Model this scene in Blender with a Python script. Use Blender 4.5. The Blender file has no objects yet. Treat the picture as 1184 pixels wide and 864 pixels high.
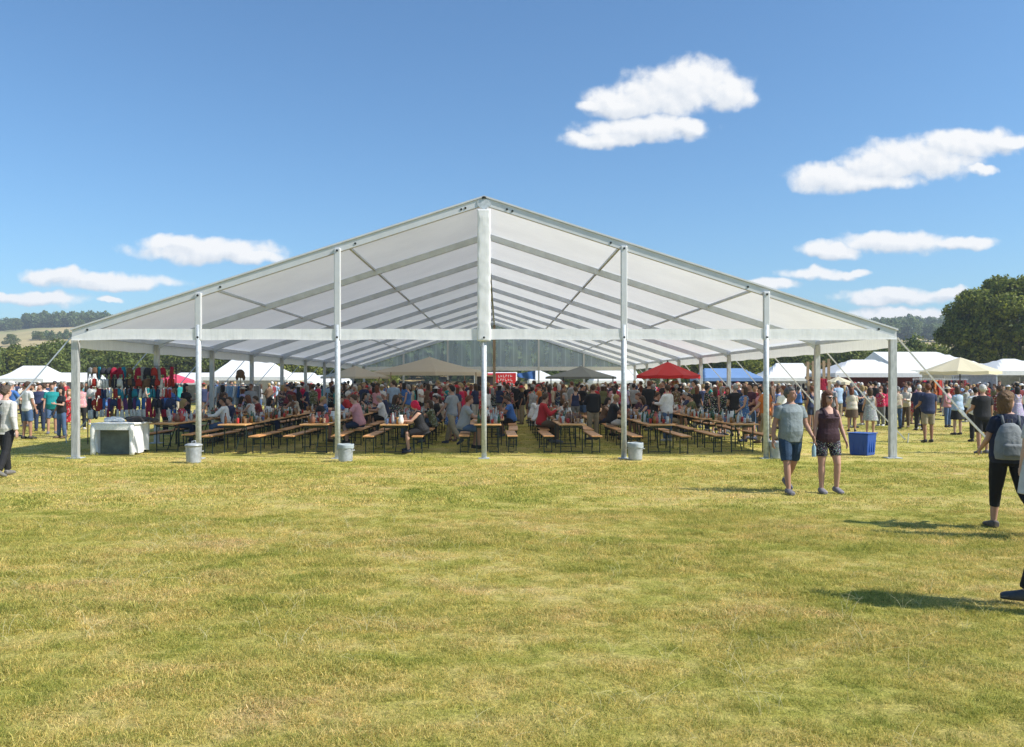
import bpy, math, random
import numpy as np
from mathutils import Vector, Matrix, noise

random.seed(7)
rng = np.random.default_rng(11)
D2R = math.radians
PI = math.pi
scene = bpy.context.scene
C = scene.collection
V = Vector

# ------------------------------------------------------------------ layout
CAM_H = 1.88
F = 958.0                      # focal length in photograph pixels
U0, V0 = 577.0, 440.0          # vanishing point of the tent


def at(u, v):
    """ground point seen at a pixel of the photograph"""
    y = F * CAM_H / (v - V0)
    return V(((u - U0) * y / F, y, 0.0))


def ux(u, y):
    return (u - U0) * y / F


def vz(v, y):
    return CAM_H + (V0 - v) * y / F


# ------------------------------------------------------------------ materials
def new_mat(name):
    m = bpy.data.materials.new(name)
    m.use_nodes = True
    nt = m.node_tree
    b = nt.nodes['Principled BSDF']
    return m, nt, b


def N(nt, kind, **kw):
    n = nt.nodes.new(kind)
    for k, v in kw.items():
        setattr(n, k, v)
    return n


def ramp(nt, fac, stops, interp='LINEAR'):
    r = N(nt, 'ShaderNodeValToRGB')
    r.color_ramp.interpolation = interp
    el = r.color_ramp.elements
    while len(el) < len(stops):
        el.new(0.5)
    for e, (p, c) in zip(el, stops):
        e.position = p
        e.color = (*c, 1) if len(c) == 3 else c
    nt.links.new(fac, r.inputs[0])
    return r.outputs[0]


def noise_tex(nt, scale, detail=4, rough=0.55, coord=None, dist=0.0):
    n = N(nt, 'ShaderNodeTexNoise')
    n.inputs['Scale'].default_value = scale
    n.inputs['Detail'].default_value = detail
    n.inputs['Roughness'].default_value = rough
    n.inputs['Distortion'].default_value = dist
    if coord is not None:
        nt.links.new(coord, n.inputs['Vector'])
    return n.outputs[0]


def objco(nt):
    return N(nt, 'ShaderNodeTexCoord').outputs['Object']


def worldpos(nt):
    return N(nt, 'ShaderNodeNewGeometry').outputs['Position']


def mixc(nt, fac, a, b, mode='MIX'):
    m = N(nt, 'ShaderNodeMix', data_type='RGBA', blend_type=mode)
    for s, v in ((m.inputs[0], fac), (m.inputs[6], a), (m.inputs[7], b)):
        if isinstance(v, (int, float)):
            s.default_value = v
        elif isinstance(v, tuple):
            s.default_value = (*v, 1)
        else:
            nt.links.new(v, s)
    return m.outputs[2]


def bump(nt, height, b, strength=0.3, dist=0.01):
    n = N(nt, 'ShaderNodeBump')
    n.inputs['Strength'].default_value = strength
    n.inputs['Distance'].default_value = dist
    nt.links.new(height, n.inputs['Height'])
    nt.links.new(n.outputs[0], b.inputs['Normal'])


def simple(name, col, rough=0.6, metal=0.0, var=0.15, scale=8.0, bmp=0.0, bscale=60, stretch=None):
    m, nt, b = new_mat(name)
    co = objco(nt)
    if stretch:
        mp = N(nt, 'ShaderNodeMapping')
        mp.inputs['Scale'].default_value = stretch
        nt.links.new(co, mp.inputs[0])
        co = mp.outputs[0]
    f = noise_tex(nt, scale, 5, 0.6, co)
    lo = tuple(max(0, c * (1 - var)) for c in col)
    hi = tuple(min(1, c * (1 + var)) for c in col)
    c = ramp(nt, f, [(0.3, lo), (0.7, hi)])
    nt.links.new(c, b.inputs['Base Color'])
    b.inputs['Roughness'].default_value = rough
    b.inputs['Metallic'].default_value = metal
    if bmp:
        bump(nt, noise_tex(nt, bscale, 4, 0.6, co), b, bmp)
    return m


def tinted(name, rough=0.8, var=0.25, scale=9.0, bmp=0.35, bscale=30, spec=0.3, print_=None, trans=0.0):
    """takes its colour from the object, so copies of one mesh can differ"""
    m, nt, b = new_mat(name)
    oi = N(nt, 'ShaderNodeObjectInfo')
    co = objco(nt)
    f = noise_tex(nt, scale, 5, 0.6, co)
    k = ramp(nt, f, [(0.25, (1 - var,) * 3), (0.75, (1 + var * 0.5,) * 3)])
    c = mixc(nt, 1.0, oi.outputs['Color'], k, 'MULTIPLY')
    if print_:
        vo = N(nt, 'ShaderNodeTexVoronoi')
        vo.inputs['Scale'].default_value = print_
        nt.links.new(co, vo.inputs['Vector'])
        d = ramp(nt, vo.outputs['Distance'], [(0.28, (1, 1, 1)), (0.4, (0, 0, 0))])
        pick = ramp(nt, vo.outputs['Color'], [(0.35, (0, 0, 0)), (0.4, (1, 1, 1))])
        mk = mixc(nt, 1.0, d, pick, 'MULTIPLY')
        alt = mixc(nt, 0.6, vo.outputs['Color'], (0.55, 0.5, 0.48))
        c = mixc(nt, mk, c, alt)
    nt.links.new(c, b.inputs['Base Color'])
    b.inputs['Roughness'].default_value = rough
    b.inputs['Specular IOR Level'].default_value = spec
    if bmp:
        bump(nt, noise_tex(nt, bscale, 4, 0.65, co, 0.6), b, bmp, 0.02)
    if trans:
        out = nt.nodes['Material Output']
        tr = N(nt, 'ShaderNodeBsdfTranslucent')
        nt.links.new(c, tr.inputs['Color'])
        mx = N(nt, 'ShaderNodeMixShader')
        mx.inputs[0].default_value = trans
        nt.links.new(b.outputs[0], mx.inputs[1])
        nt.links.new(tr.outputs[0], mx.inputs[2])
        nt.links.new(mx.outputs[0], out.inputs['Surface'])
    return m


def fabric(name, col, trans=0.35, var=0.06, streak=0.0):
    m, nt, b = new_mat(name)
    co = objco(nt)
    f = noise_tex(nt, 0.7, 5, 0.6, co)
    lo = tuple(c * (1 - var) for c in col)
    c = ramp(nt, f, [(0.3, lo), (0.7, col)])
    if streak:
        mp = N(nt, 'ShaderNodeMapping')
        mp.inputs['Scale'].default_value = (9, 9, 1.2)
        nt.links.new(co, mp.inputs[0])
        s = noise_tex(nt, 1.6, 5, 0.7, mp.outputs[0], 0.5)
        sm = ramp(nt, s, [(0.46, (1, 1, 1)), (0.62, (1 - streak,) * 3)])
        c = mixc(nt, 1.0, c, sm, 'MULTIPLY')
    b.inputs['Roughness'].default_value = 0.55
    b.inputs['Specular IOR Level'].default_value = 0.3
    nt.links.new(c, b.inputs['Base Color'])
    bump(nt, noise_tex(nt, 2.2, 4, 0.5, co, 0.8), b, 0.2, 0.06)
    tr = N(nt, 'ShaderNodeBsdfTranslucent')
    nt.links.new(c, tr.inputs['Color'])
    mx = N(nt, 'ShaderNodeMixShader')
    mx.inputs[0].default_value = trans
    nt.links.new(b.outputs[0], mx.inputs[1])
    nt.links.new(tr.outputs[0], mx.inputs[2])
    nt.links.new(mx.outputs[0], nt.nodes['Material Output'].inputs['Surface'])
    return m


def wood(name, col, var=0.35):
    m, nt, b = new_mat(name)
    co = objco(nt)
    mp = N(nt, 'ShaderNodeMapping')
    mp.inputs['Scale'].default_value = (14, 1.0, 14)
    nt.links.new(co, mp.inputs[0])
    f = noise_tex(nt, 2.5, 6, 0.65, mp.outputs[0], 0.4)
    lo = tuple(c * (1 - var) for c in col)
    hi = tuple(min(1, c * (1 + var * 0.6)) for c in col)
    c = ramp(nt, f, [(0.3, lo), (0.72, hi)])
    big = ramp(nt, noise_tex(nt, 1.7, 3, 0.5, co), [(0.35, (0.75, 0.75, 0.75)), (0.65, (1.1, 1.1, 1.1))])
    c = mixc(nt, 1.0, c, big, 'MULTIPLY')
    nt.links.new(c, b.inputs['Base Color'])
    b.inputs['Roughness'].default_value = 0.5
    bump(nt, f, b, 0.2, 0.004)
    return m


def leaf_mat(name, dark, light, trans=0.35):
    m, nt, b = new_mat(name)
    g = N(nt, 'ShaderNodeNewGeometry')
    oi = N(nt, 'ShaderNodeObjectInfo')
    c = ramp(nt, g.outputs['Random Per Island'], [(0.0, dark), (0.55, tuple((a + b_) / 2 for a, b_ in zip(dark, light))), (1.0, light)])
    v = ramp(nt, oi.outputs['Random'], [(0.0, (0.75, 0.8, 0.8)), (0.5, (1, 1, 1)), (1.0, (1.3, 1.15, 0.9))])
    c = mixc(nt, 1.0, c, v, 'MULTIPLY')
    nt.links.new(c, b.inputs['Base Color'])
    b.inputs['Roughness'].default_value = 0.6
    b.inputs['Specular IOR Level'].default_value = 0.25
    tr = N(nt, 'ShaderNodeBsdfTranslucent')
    nt.links.new(c, tr.inputs['Color'])
    mx = N(nt, 'ShaderNodeMixShader')
    mx.inputs[0].default_value = trans
    nt.links.new(b.outputs[0], mx.inputs[1])
    nt.links.new(tr.outputs[0], mx.inputs[2])
    nt.links.new(mx.outputs[0], nt.nodes['Material Output'].inputs['Surface'])
    return m


def grass_colour(nt, dull=1.0):
    """sward colour at a point of the field: green and straw patches with a finer mottling"""
    p = worldpos(nt)
    mp = N(nt, 'ShaderNodeMapping')
    mp.inputs['Scale'].default_value = (0.55, 1.0, 1.0)
    nt.links.new(p, mp.inputs[0])
    big = noise_tex(nt, 0.42, 4, 0.6, mp.outputs[0], 0.6)
    mid = noise_tex(nt, 2.1, 5, 0.65, mp.outputs[0], 0.4)
    a = N(nt, 'ShaderNodeMath', operation='MULTIPLY_ADD')
    a.inputs[1].default_value = 0.55
    nt.links.new(mid, a.inputs[0])
    h = N(nt, 'ShaderNodeMath', operation='MULTIPLY')
    h.inputs[1].default_value = 0.45
    nt.links.new(big, h.inputs[0])
    nt.links.new(h.outputs[0], a.inputs[2])
    d = dull
    return ramp(nt, a.outputs[0], [
        (0.33, (0.340 * d, 0.360 * d, 0.068 * d)), (0.42, (0.480 * d, 0.455 * d, 0.108 * d)), (0.50, (0.610 * d, 0.525 * d, 0.160 * d)),
        (0.57, (0.690 * d, 0.560 * d, 0.210 * d)), (0.66, (0.700 * d, 0.525 * d, 0.260 * d))])


MAT = {}
MAT['skin'] = tinted('skin', rough=0.55, var=0.08, scale=14, bmp=0.0, spec=0.35)
MAT['cloth'] = tinted('cloth', var=0.22, bmp=0.45, bscale=16)
MAT['print'] = tinted('printed_cloth', var=0.2, bmp=0.4, bscale=18, print_=26)
MAT['speckle'] = tinted('speckled_cloth', var=0.2, bmp=0.4, bscale=18, print_=60)
MAT['denim'] = tinted('denim', var=0.4, scale=7, bmp=0.4, bscale=22)
MAT['hair'] = tinted('hair', rough=0.55, var=0.45, scale=40, bmp=0.6, bscale=90, spec=0.3)
MAT['shoe'] = tinted('shoe_leather', rough=0.6, var=0.3, scale=18, bmp=0.2)
MAT['wares'] = tinted('coloured_goods', rough=0.85, var=0.35, scale=22, bmp=0.6, bscale=70)
MAT['alu'] = simple('brushed_aluminium', (0.62, 0.62, 0.62), 0.5, 0.3, 0.06, 3.0, 0.05, 30)
MAT['galv'] = simple('galvanised_steel', (0.50, 0.53, 0.55), 0.55, 0.25, 0.22, 14.0, 0.1, 30)
MAT['postgrey'] = simple('weathered_post_metal', (0.48, 0.48, 0.47), 0.5, 0.4, 0.25, 5.0, 0.1, 20, (6, 6, 1))
MAT['rafter'] = simple('rafter_metal', (0.56, 0.61, 0.70), 0.55, 0.1, 0.12, 3.0)
MAT['pvc'] = fabric('roof_pvc', (0.765, 0.76, 0.745), 0.41, 0.09, 0.0)
MAT['flap'] = fabric('white_flap', (0.90, 0.90, 0.90), 0.25, 0.03, 0.07)
MAT['tentwhite'] = fabric('tent_white', (0.84, 0.84, 0.83), 0.2, 0.05, 0.08)
MAT['cream'] = fabric('cream_cloth', (0.80, 0.72, 0.52), 0.3, 0.05)
MAT['beige'] = fabric('beige_cloth', (0.86, 0.76, 0.62), 0.4, 0.06)
MAT['greycloth'] = fabric('grey_cloth', (0.20, 0.21, 0.20), 0.15, 0.08)
MAT['redcloth'] = fabric('red_cloth', (0.62, 0.03, 0.03), 0.25, 0.08)
MAT['pinkcloth'] = fabric('pink_cloth', (0.80, 0.10, 0.18), 0.25, 0.08)
MAT['bluecloth'] = fabric('blue_cloth', (0.20, 0.33, 0.58), 0.2, 0.10)
MAT['black'] = simple('black_steel', (0.022, 0.024, 0.022), 0.45, 0.2, 0.2, 10)
MAT['darkgreen'] = simple('dark_green_steel', (0.02, 0.035, 0.028), 0.45, 0.2, 0.2, 10)
MAT['strap'] = simple('webbing_strap', (0.50, 0.48, 0.44), 0.8, 0, 0.2, 20)
MAT['timber'] = wood('raw_timber', (0.40, 0.28, 0.17))
MAT['bench'] = wood('bench_wood', (0.66, 0.32, 0.12))
MAT['tablewood'] = wood('table_wood', (0.70, 0.38, 0.15))
MAT['bark'] = simple('bark', (0.10, 0.075, 0.055), 0.9, 0, 0.35, 6, 0.6, 14, (1, 1, 0.3))
MAT['bin_blue'] = simple('blue_plastic', (0.008, 0.062, 0.30), 0.4, 0, 0.12, 6, 0.05)
MAT['bag'] = fabric('bin_liner', (0.45, 0.50, 0.51), 0.2, 0.15)
MAT['fleece'] = simple('white_fleece', (0.82, 0.81, 0.78), 0.9, 0, 0.12, 25, 1.0, 60)
MAT['panel_grey'] = simple('grey_panel', (0.42, 0.43, 0.42), 0.7, 0, 0.25, 5)
MAT['panel_dark'] = simple('dull_green_panel', (0.13, 0.155, 0.135), 0.7, 0, 0.3, 5)
MAT['fur'] = simple('dark_fur', (0.05, 0.042, 0.04), 0.9, 0, 0.6, 14, 1.0, 60)
MAT['van_white'] = simple('white_paint', (0.75, 0.76, 0.77), 0.35, 0, 0.05, 3)
MAT['van_red'] = simple('red_paint', (0.55, 0.02, 0.025), 0.4, 0, 0.1, 3)
MAT['van_blue'] = simple('blue_paint', (0.03, 0.10, 0.30), 0.4, 0, 0.1, 3)
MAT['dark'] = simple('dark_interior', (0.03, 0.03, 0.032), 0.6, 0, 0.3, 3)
MAT['rubber'] = simple('rubber', (0.03, 0.03, 0.03), 0.8, 0, 0.2, 10)
MAT['maroon'] = simple('maroon_wall', (0.14, 0.035, 0.03), 0.8, 0, 0.2, 3)
MAT['lens'] = simple('dark_lens', (0.01, 0.01, 0.012), 0.15, 0, 0.1, 3)
MAT['leaf_oak'] = leaf_mat('oak_leaves', (0.050, 0.085, 0.016), (0.250, 0.290, 0.056), .48)
MAT['leaf_mid'] = leaf_mat('hedge_leaves', (0.070, 0.105, 0.020), (0.220, 0.250, 0.055))
MAT['leaf_far'] = leaf_mat('wood_leaves', (0.060, 0.105, 0.034), (0.150, 0.205, 0.068))

m, nt, b = new_mat('glass')
oi = N(nt, 'ShaderNodeObjectInfo')
nt.links.new(oi.outputs['Color'], b.inputs['Base Color'])
b.inputs['Roughness'].default_value = 0.08
b.inputs['Transmission Weight'].default_value = 0.45
MAT['glass'] = m
m, nt, b = new_mat('ceramic')
oi = N(nt, 'ShaderNodeObjectInfo')
nt.links.new(oi.outputs['Color'], b.inputs['Base Color'])
b.inputs['Roughness'].default_value = 0.35
MAT['ceramic'] = m

# clear sheeting of the far gable: mostly see-through, a little milky
m, nt, b = new_mat('clear_sheet')
b.inputs['Base Color'].default_value = (0.70, 0.80, 0.92, 1)
b.inputs['Roughness'].default_value = 0.25
tp = N(nt, 'ShaderNodeBsdfTransparent')
tp.inputs[0].default_value = (0.90, 0.94, 0.97, 1)
mx = N(nt, 'ShaderNodeMixShader')
co = objco(nt)
seam = N(nt, 'ShaderNodeTexWave', wave_type='BANDS', bands_direction='X')
seam.inputs['Scale'].default_value = 0.32
nt.links.new(co, seam.inputs[0])
fac = ramp(nt, seam.outputs[0], [(0.0, (0.28,) * 3), (0.97, (0.32,) * 3), (1.0, (0.46,) * 3)])
inv = N(nt, 'ShaderNodeMath', operation='SUBTRACT')
inv.inputs[0].default_value = 1.0
nt.links.new(fac, inv.inputs[1])
nt.links.new(inv.outputs[0], mx.inputs[0])
nt.links.new(b.outputs[0], mx.inputs[1])
nt.links.new(tp.outputs[0], mx.inputs[2])
nt.links.new(mx.outputs[0], nt.nodes['Material Output'].inputs['Surface'])
MAT['clear'] = m

# ground
m, nt, b = new_mat('field_ground')
gc = grass_colour(nt, 0.72)
p = worldpos(nt)
fine = noise_tex(nt, 26, 5, 0.75, p)
gc = mixc(nt, 1.0, gc, ramp(nt, fine, [(0.30, (0.45, 0.45, 0.40)), (0.5, (1.1, 1.1, 1.05)), (0.70, (1.6, 1.55, 1.5))]), 'MULTIPLY')
nt.links.new(gc, b.inputs['Base Color'])
b.inputs['Roughness'].default_value = 0.95
b.inputs['Specular IOR Level'].default_value = 0.1
bump(nt, noise_tex(nt, 34, 5, 0.75, p), b, 0.8, 0.05)
MAT['field'] = m
# grass blades
m, nt, b = new_mat('grass_blade')
gc = grass_colour(nt, 1.0)
oi = N(nt, 'ShaderNodeObjectInfo')
g = N(nt, 'ShaderNodeNewGeometry')
gc = mixc(nt, 1.0, gc, ramp(nt, g.outputs['Random Per Island'], [(0.0, (0.30, 0.42, 0.25)), (0.45, (0.95, 0.98, 0.92)), (0.85, (1.15, 1.06, 1.05)), (1.0, (1.5, 1.45, 1.8))]), 'MULTIPLY')
gc = mixc(nt, 1.0, gc, ramp(nt, oi.outputs['Random'], [(0.0, (0.62, 0.72, 0.6)), (0.4, (0.95, 0.98, 0.95)), (1.0, (1.2, 1.12, 1.15))]), 'MULTIPLY')
nt.links.new(gc, b.inputs['Base Color'])
b.inputs['Roughness'].default_value = 0.6
b.inputs['Specular IOR Level'].default_value = 0.2
tr = N(nt, 'ShaderNodeBsdfTranslucent')
nt.links.new(gc, tr.inputs['Color'])
mx = N(nt, 'ShaderNodeMixShader')
mx.inputs[0].default_value = 0.4
nt.links.new(b.outputs[0], mx.inputs[1])
nt.links.new(tr.outputs[0], mx.inputs[2])
nt.links.new(mx.outputs[0], nt.nodes['Material Output'].inputs['Surface'])
MAT['blade'] = m
MAT['straw'] = simple('straw_stalk', (0.62, 0.55, 0.30), 0.7, 0, 0.2, 3)
# hills: patchwork of stubble and pasture
m, nt, b = new_mat('hill_fields')
p = worldpos(nt)
vo = N(nt, 'ShaderNodeTexVoronoi')
vo.inputs['Scale'].default_value = 0.0062
nt.links.new(p, vo.inputs['Vector'])
sep = N(nt, 'ShaderNodeSeparateColor')
nt.links.new(vo.outputs['Color'], sep.inputs[0])
fc = ramp(nt, sep.outputs[0], [(0.0, (0.42, 0.32, 0.14)), (0.45, (0.36, 0.29, 0.12)), (0.72, (0.30, 0.27, 0.10)), (0.85, (0.15, 0.20, 0.06))], 'CONSTANT')
fc = mixc(nt, 1.0, fc, ramp(nt, noise_tex(nt, 0.05, 4, 0.6, p), [(0.3, (0.85,) * 3), (0.7, (1.15,) * 3)]), 'MULTIPLY')
nt.links.new(fc, b.inputs['Base Color'])
b.inputs['Roughness'].default_value = 0.95
MAT['hills'] = m


# ------------------------------------------------------------------ mesh helpers
class MB:
    def __init__(self):
        self.v, self.f, self.mi = [], [], []

    def add(self, verts, faces, mi=0):
        o = len(self.v)
        self.v += [tuple(q) for q in verts]
        self.f += [tuple(i + o for i in fc) for fc in faces]
        self.mi += [mi] * len(faces)
        return self

    def box(self, c, s, rot=None, mi=0, taper=1.0):
        x, y, z = s[0] / 2, s[1] / 2, s[2] / 2
        vs = []
        for k in (-1, 1):
            t = taper if k > 0 else 1.0
            vs += [V((-x * t, -y * t, k * z)), V((x * t, -y * t, k * z)), V((x * t, y * t, k * z)), V((-x * t, y * t, k * z))]
        if rot is not None:
            vs = [rot @ q for q in vs]
        c = V(c)
        return self.add([q + c for q in vs], [(3, 2, 1, 0), (4, 5, 6, 7), (0, 1, 5, 4), (1, 2, 6, 5), (2, 3, 7, 6), (3, 0, 4, 7)], mi)

    def bar(self, p0, p1, w, h, mi=0, up=(0, 0, 1)):
        p0, p1 = V(p0), V(p1)
        d = (p1 - p0).normalized()
        up = V(up)
        if abs(d.dot(up)) > 0.98:
            up = V((0, 1, 0))
        sx = d.cross(up).normalized()
        sy = sx.cross(d).normalized()
        vs = []
        for q in (p0, p1):
            vs += [q - sx * w / 2 - sy * h / 2, q + sx * w / 2 - sy * h / 2, q + sx * w / 2 + sy * h / 2, q - sx * w / 2 + sy * h / 2]
        return self.add(vs, [(3, 2, 1, 0), (4, 5, 6, 7), (0, 1, 5, 4), (1, 2, 6, 5), (2, 3, 7, 6), (3, 0, 4, 7)], mi)

    def tube(self, pts, radii, n=10, mi=0):
        pts = [V(q) for q in pts]
        if isinstance(radii, (int, float)):
            radii = [radii] * len(pts)
        vs, fs = [], []
        prev = None
        for i, q in enumerate(pts):
            d = (pts[min(i + 1, len(pts) - 1)] - pts[max(i - 1, 0)]).normalized()
            if prev is None:
                ref = V((0, 0, 1)) if abs(d.z) < 0.9 else V((0, 1, 0))
                prev = d.cross(ref).normalized()
            sx = (prev - d * prev.dot(d)).normalized()
            sy = d.cross(sx)
            prev = sx
            for k in range(n):
                a = 2 * PI * k / n
                vs.append(q + (sx * math.cos(a) + sy * math.sin(a)) * radii[i])
        m_ = len(pts)
        for i in range(m_ - 1):
            for k in range(n):
                k2 = (k + 1) % n
                fs.append((i * n + k, i * n + k2, (i + 1) * n + k2, (i + 1) * n + k))
        fs.append(tuple(range(n - 1, -1, -1)))
        fs.append(tuple((m_ - 1) * n + k for k in range(n)))
        return self.add(vs, fs, mi)

    def lathe(self, prof, c=(0, 0, 0), n=16, mi=0, sy=1.0):
        c = V(c)
        vs, fs = [], []
        for r, z in prof:
            for k in range(n):
                a = 2 * PI * k / n
                vs.append(c + V((r * math.cos(a), r * sy * math.sin(a), z)))
        m_ = len(prof)
        for i in range(m_ - 1):
            for k in range(n):
                k2 = (k + 1) % n
                fs.append((i * n + k, i * n + k2, (i + 1) * n + k2, (i + 1) * n + k))
        fs.append(tuple(range(n - 1, -1, -1)))
        fs.append(tuple((m_ - 1) * n + k for k in range(n)))
        return self.add(vs, fs, mi)

    def prism(self, poly, y0, y1, mi=0):
        """polygon in x-z extruded along y"""
        n = len(poly)
        vs = [(x, y0, z) for x, z in poly] + [(x, y1, z) for x, z in poly]
        fs = [tuple(range(n)), tuple(range(2 * n - 1, n - 1, -1))]
        for i in range(n):
            j = (i + 1) % n
            fs.append((j, i, i + n, j + n))
        return self.add(vs, fs, mi)

    def ell(self, c, r, R=None, nu=14, nv=9, mi=0):
        vs, fs = [], []
        c = V(c)
        for i in range(nv + 1):
            th = PI * i / nv
            for k in range(nu):
                a = 2 * PI * k / nu
                q = V((r[0] * math.sin(th) * math.cos(a), r[1] * math.sin(th) * math.sin(a), r[2] * math.cos(th)))
                vs.append(c + (R @ q if R is not None else q))
        for i in range(nv):
            for k in range(nu):
                k2 = (k + 1) % nu
                fs.append((i * nu + k, (i + 1) * nu + k, (i + 1) * nu + k2, i * nu + k2))
        return self.add(vs, fs, mi)

    def loft(self, rings, n=20, mi=0):
        """rings: (centre, xdir, ydir, rx, ry)"""
        vs, fs = [], []
        for c, xd, yd, rx, ry in rings:
            for k in range(n):
                a = 2 * PI * k / n
                ca, sa = math.cos(a), math.sin(a)
                # slightly squared ellipse
                e = 0.86
                ca = math.copysign(abs(ca) ** e, ca)
                sa = math.copysign(abs(sa) ** e, sa)
                vs.append(c + xd * (rx * ca) + yd * (ry * sa))
        m_ = len(rings)
        for i in range(m_ - 1):
            for k in range(n):
                k2 = (k + 1) % n
                fs.append((i * n + k, i * n + k2, (i + 1) * n + k2, (i + 1) * n + k))
        fs.append(tuple(range(n - 1, -1, -1)))
        fs.append(tuple((m_ - 1) * n + k for k in range(n)))
        return self.add(vs, fs, mi)

    def capsule(self, p0, p1, r0, r1, rm=None, rmt=0.4, flat0=False, flat1=False, n=12):
        p0, p1 = V(p0), V(p1)
        d = (p1 - p0)
        L = d.length
        d = d / L
        pts, rad = [], []
        if not flat0:
            for a in (80, 50, 22):
                pts.append(p0 - d * r0 * math.sin(D2R(a)))
                rad.append(r0 * math.cos(D2R(a)))
        pts.append(p0)
        rad.append(r0)
        if rm:
            pts.append(p0 + d * L * rmt)
            rad.append(rm)
        pts.append(p1)
        rad.append(r1)
        if not flat1:
            for a in (22, 50, 80):
                pts.append(p1 + d * r1 * math.sin(D2R(a)))
                rad.append(r1 * math.cos(D2R(a)))
        return self.tube(pts, rad, n)

    def mesh(self, name, mats, smooth=False):
        me = bpy.data.meshes.new(name)
        me.from_pydata(self.v, [], self.f)
        for mt in (mats if isinstance(mats, (list, tuple)) else [mats]):
            me.materials.append(mt)
        if any(self.mi):
            me.polygons.foreach_set('material_index', self.mi)
        if smooth:
            me.polygons.foreach_set('use_smooth', [True] * len(self.f))
        me.update()
        return me

    def build(self, name, mats, parent=None, smooth=False, loc=None):
        return link(name, self.mesh(name, mats, smooth), parent, loc)


def link(name, me, parent=None, loc=None, color=None):
    o = bpy.data.objects.new(name, me)
    C.objects.link(o)
    if parent is not None:
        o.parent = parent
    if loc is not None:
        o.location = loc
    if color is not None:
        o.color = (*color, 1)
    return o


def bevelled(o, w=0.008, seg=2):
    md = o.modifiers.new('bevel', 'BEVEL')
    md.width = w
    md.segments = seg
    md.limit_method = 'ANGLE'
    return o


def tag(o, label, cat, group=None, kind=None):
    if label:
        o['label'] = label
    if cat:
        o['category'] = cat
    if group:
        o['group'] = group
    if kind:
        o['kind'] = kind
    return o


def thing(name, loc=(0, 0, 0), rz=0.0, label=None, cat=None, group=None):
    o = bpy.data.objects.new(name, None)
    o.empty_display_size = 0.2
    C.objects.link(o)
    o.location = loc
    o.rotation_euler = (0, 0, rz)
    return tag(o, label, cat, group)


def kids(o):
    return [c for c in C.objects if c.parent == o]


KIDS = {}


def copy_tree(o, parent=None, children=None):
    c = o.copy()
    C.objects.link(c)
    if parent is not None:
        c.parent = parent
    for ch in (children if children is not None else kids(o)):
        d = ch.copy()
        C.objects.link(d)
        d.parent = c
        for g_ in KIDS.get(ch.name, []):
            e = g_.copy()
            C.objects.link(e)
            e.parent = d
    return c


ORD = ['', 'second', 'third', 'fourth', 'fifth', 'sixth', 'seventh', 'eighth', 'ninth', 'tenth', 'eleventh', 'twelfth', 'thirteenth', 'fourteenth',
       'fifteenth', 'sixteenth', 'seventeenth', 'eighteenth', 'nineteenth', 'twentieth']


def from_left(i):
    return 'leftmost' if i == 0 else ORD[min(i, 19)] + ' from left'


# ------------------------------------------------------------------ figures
def remeshed(mb, name, mat, vox, smooth=3, wrinkle=0.0):
    me = mb.mesh(name, mat, True)
    o = bpy.data.objects.new('tmp', me)
    C.objects.link(o)
    r = o.modifiers.new('r', 'REMESH')
    r.mode = 'VOXEL'
    r.voxel_size = vox
    r.use_smooth_shade = True
    if smooth:
        s = o.modifiers.new('s', 'SMOOTH')
        s.factor = 0.5
        s.iterations = smooth
    if wrinkle:
        tx = bpy.data.textures.get('folds') or bpy.data.textures.new('folds', 'CLOUDS')
        tx.noise_scale = 0.11
        tx.noise_depth = 3
        d = o.modifiers.new('d', 'DISPLACE')
        d.texture = tx
        d.strength = wrinkle
        d.mid_level = 0.5
        d.texture_coords = 'LOCAL'
    dg = bpy.context.evaluated_depsgraph_get()
    out = bpy.data.meshes.new_from_object(o.evaluated_get(dg), preserve_all_data_layers=False, depsgraph=dg)
    out.name = name
    if not out.materials:
        out.materials.append(mat)
    bpy.data.objects.remove(o)
    bpy.data.meshes.remove(me)
    return out


MALE = [(-.10, .135, .100, .010), (-.02, .168, .115, .012), (.08, .160, .112, -.004), (.18, .156, .110, -.010), (.30, .166, .116, -.006),
        (.40, .178, .114, .000), (.465, .172, .092, .010), (.515, .118, .074, .015), (.555, .060, .060, .012)]
FEM = [(-.10, .140, .108, .012), (-.02, .178, .125, .015), (.08, .158, .108, .002), (.17, .136, .095, -.004), (.27, .146, .108, -.012),
       (.35, .156, .122, -.022), (.43, .150, .094, .002), (.50, .092, .068, .012), (.545, .052, .052, .010)]


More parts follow.
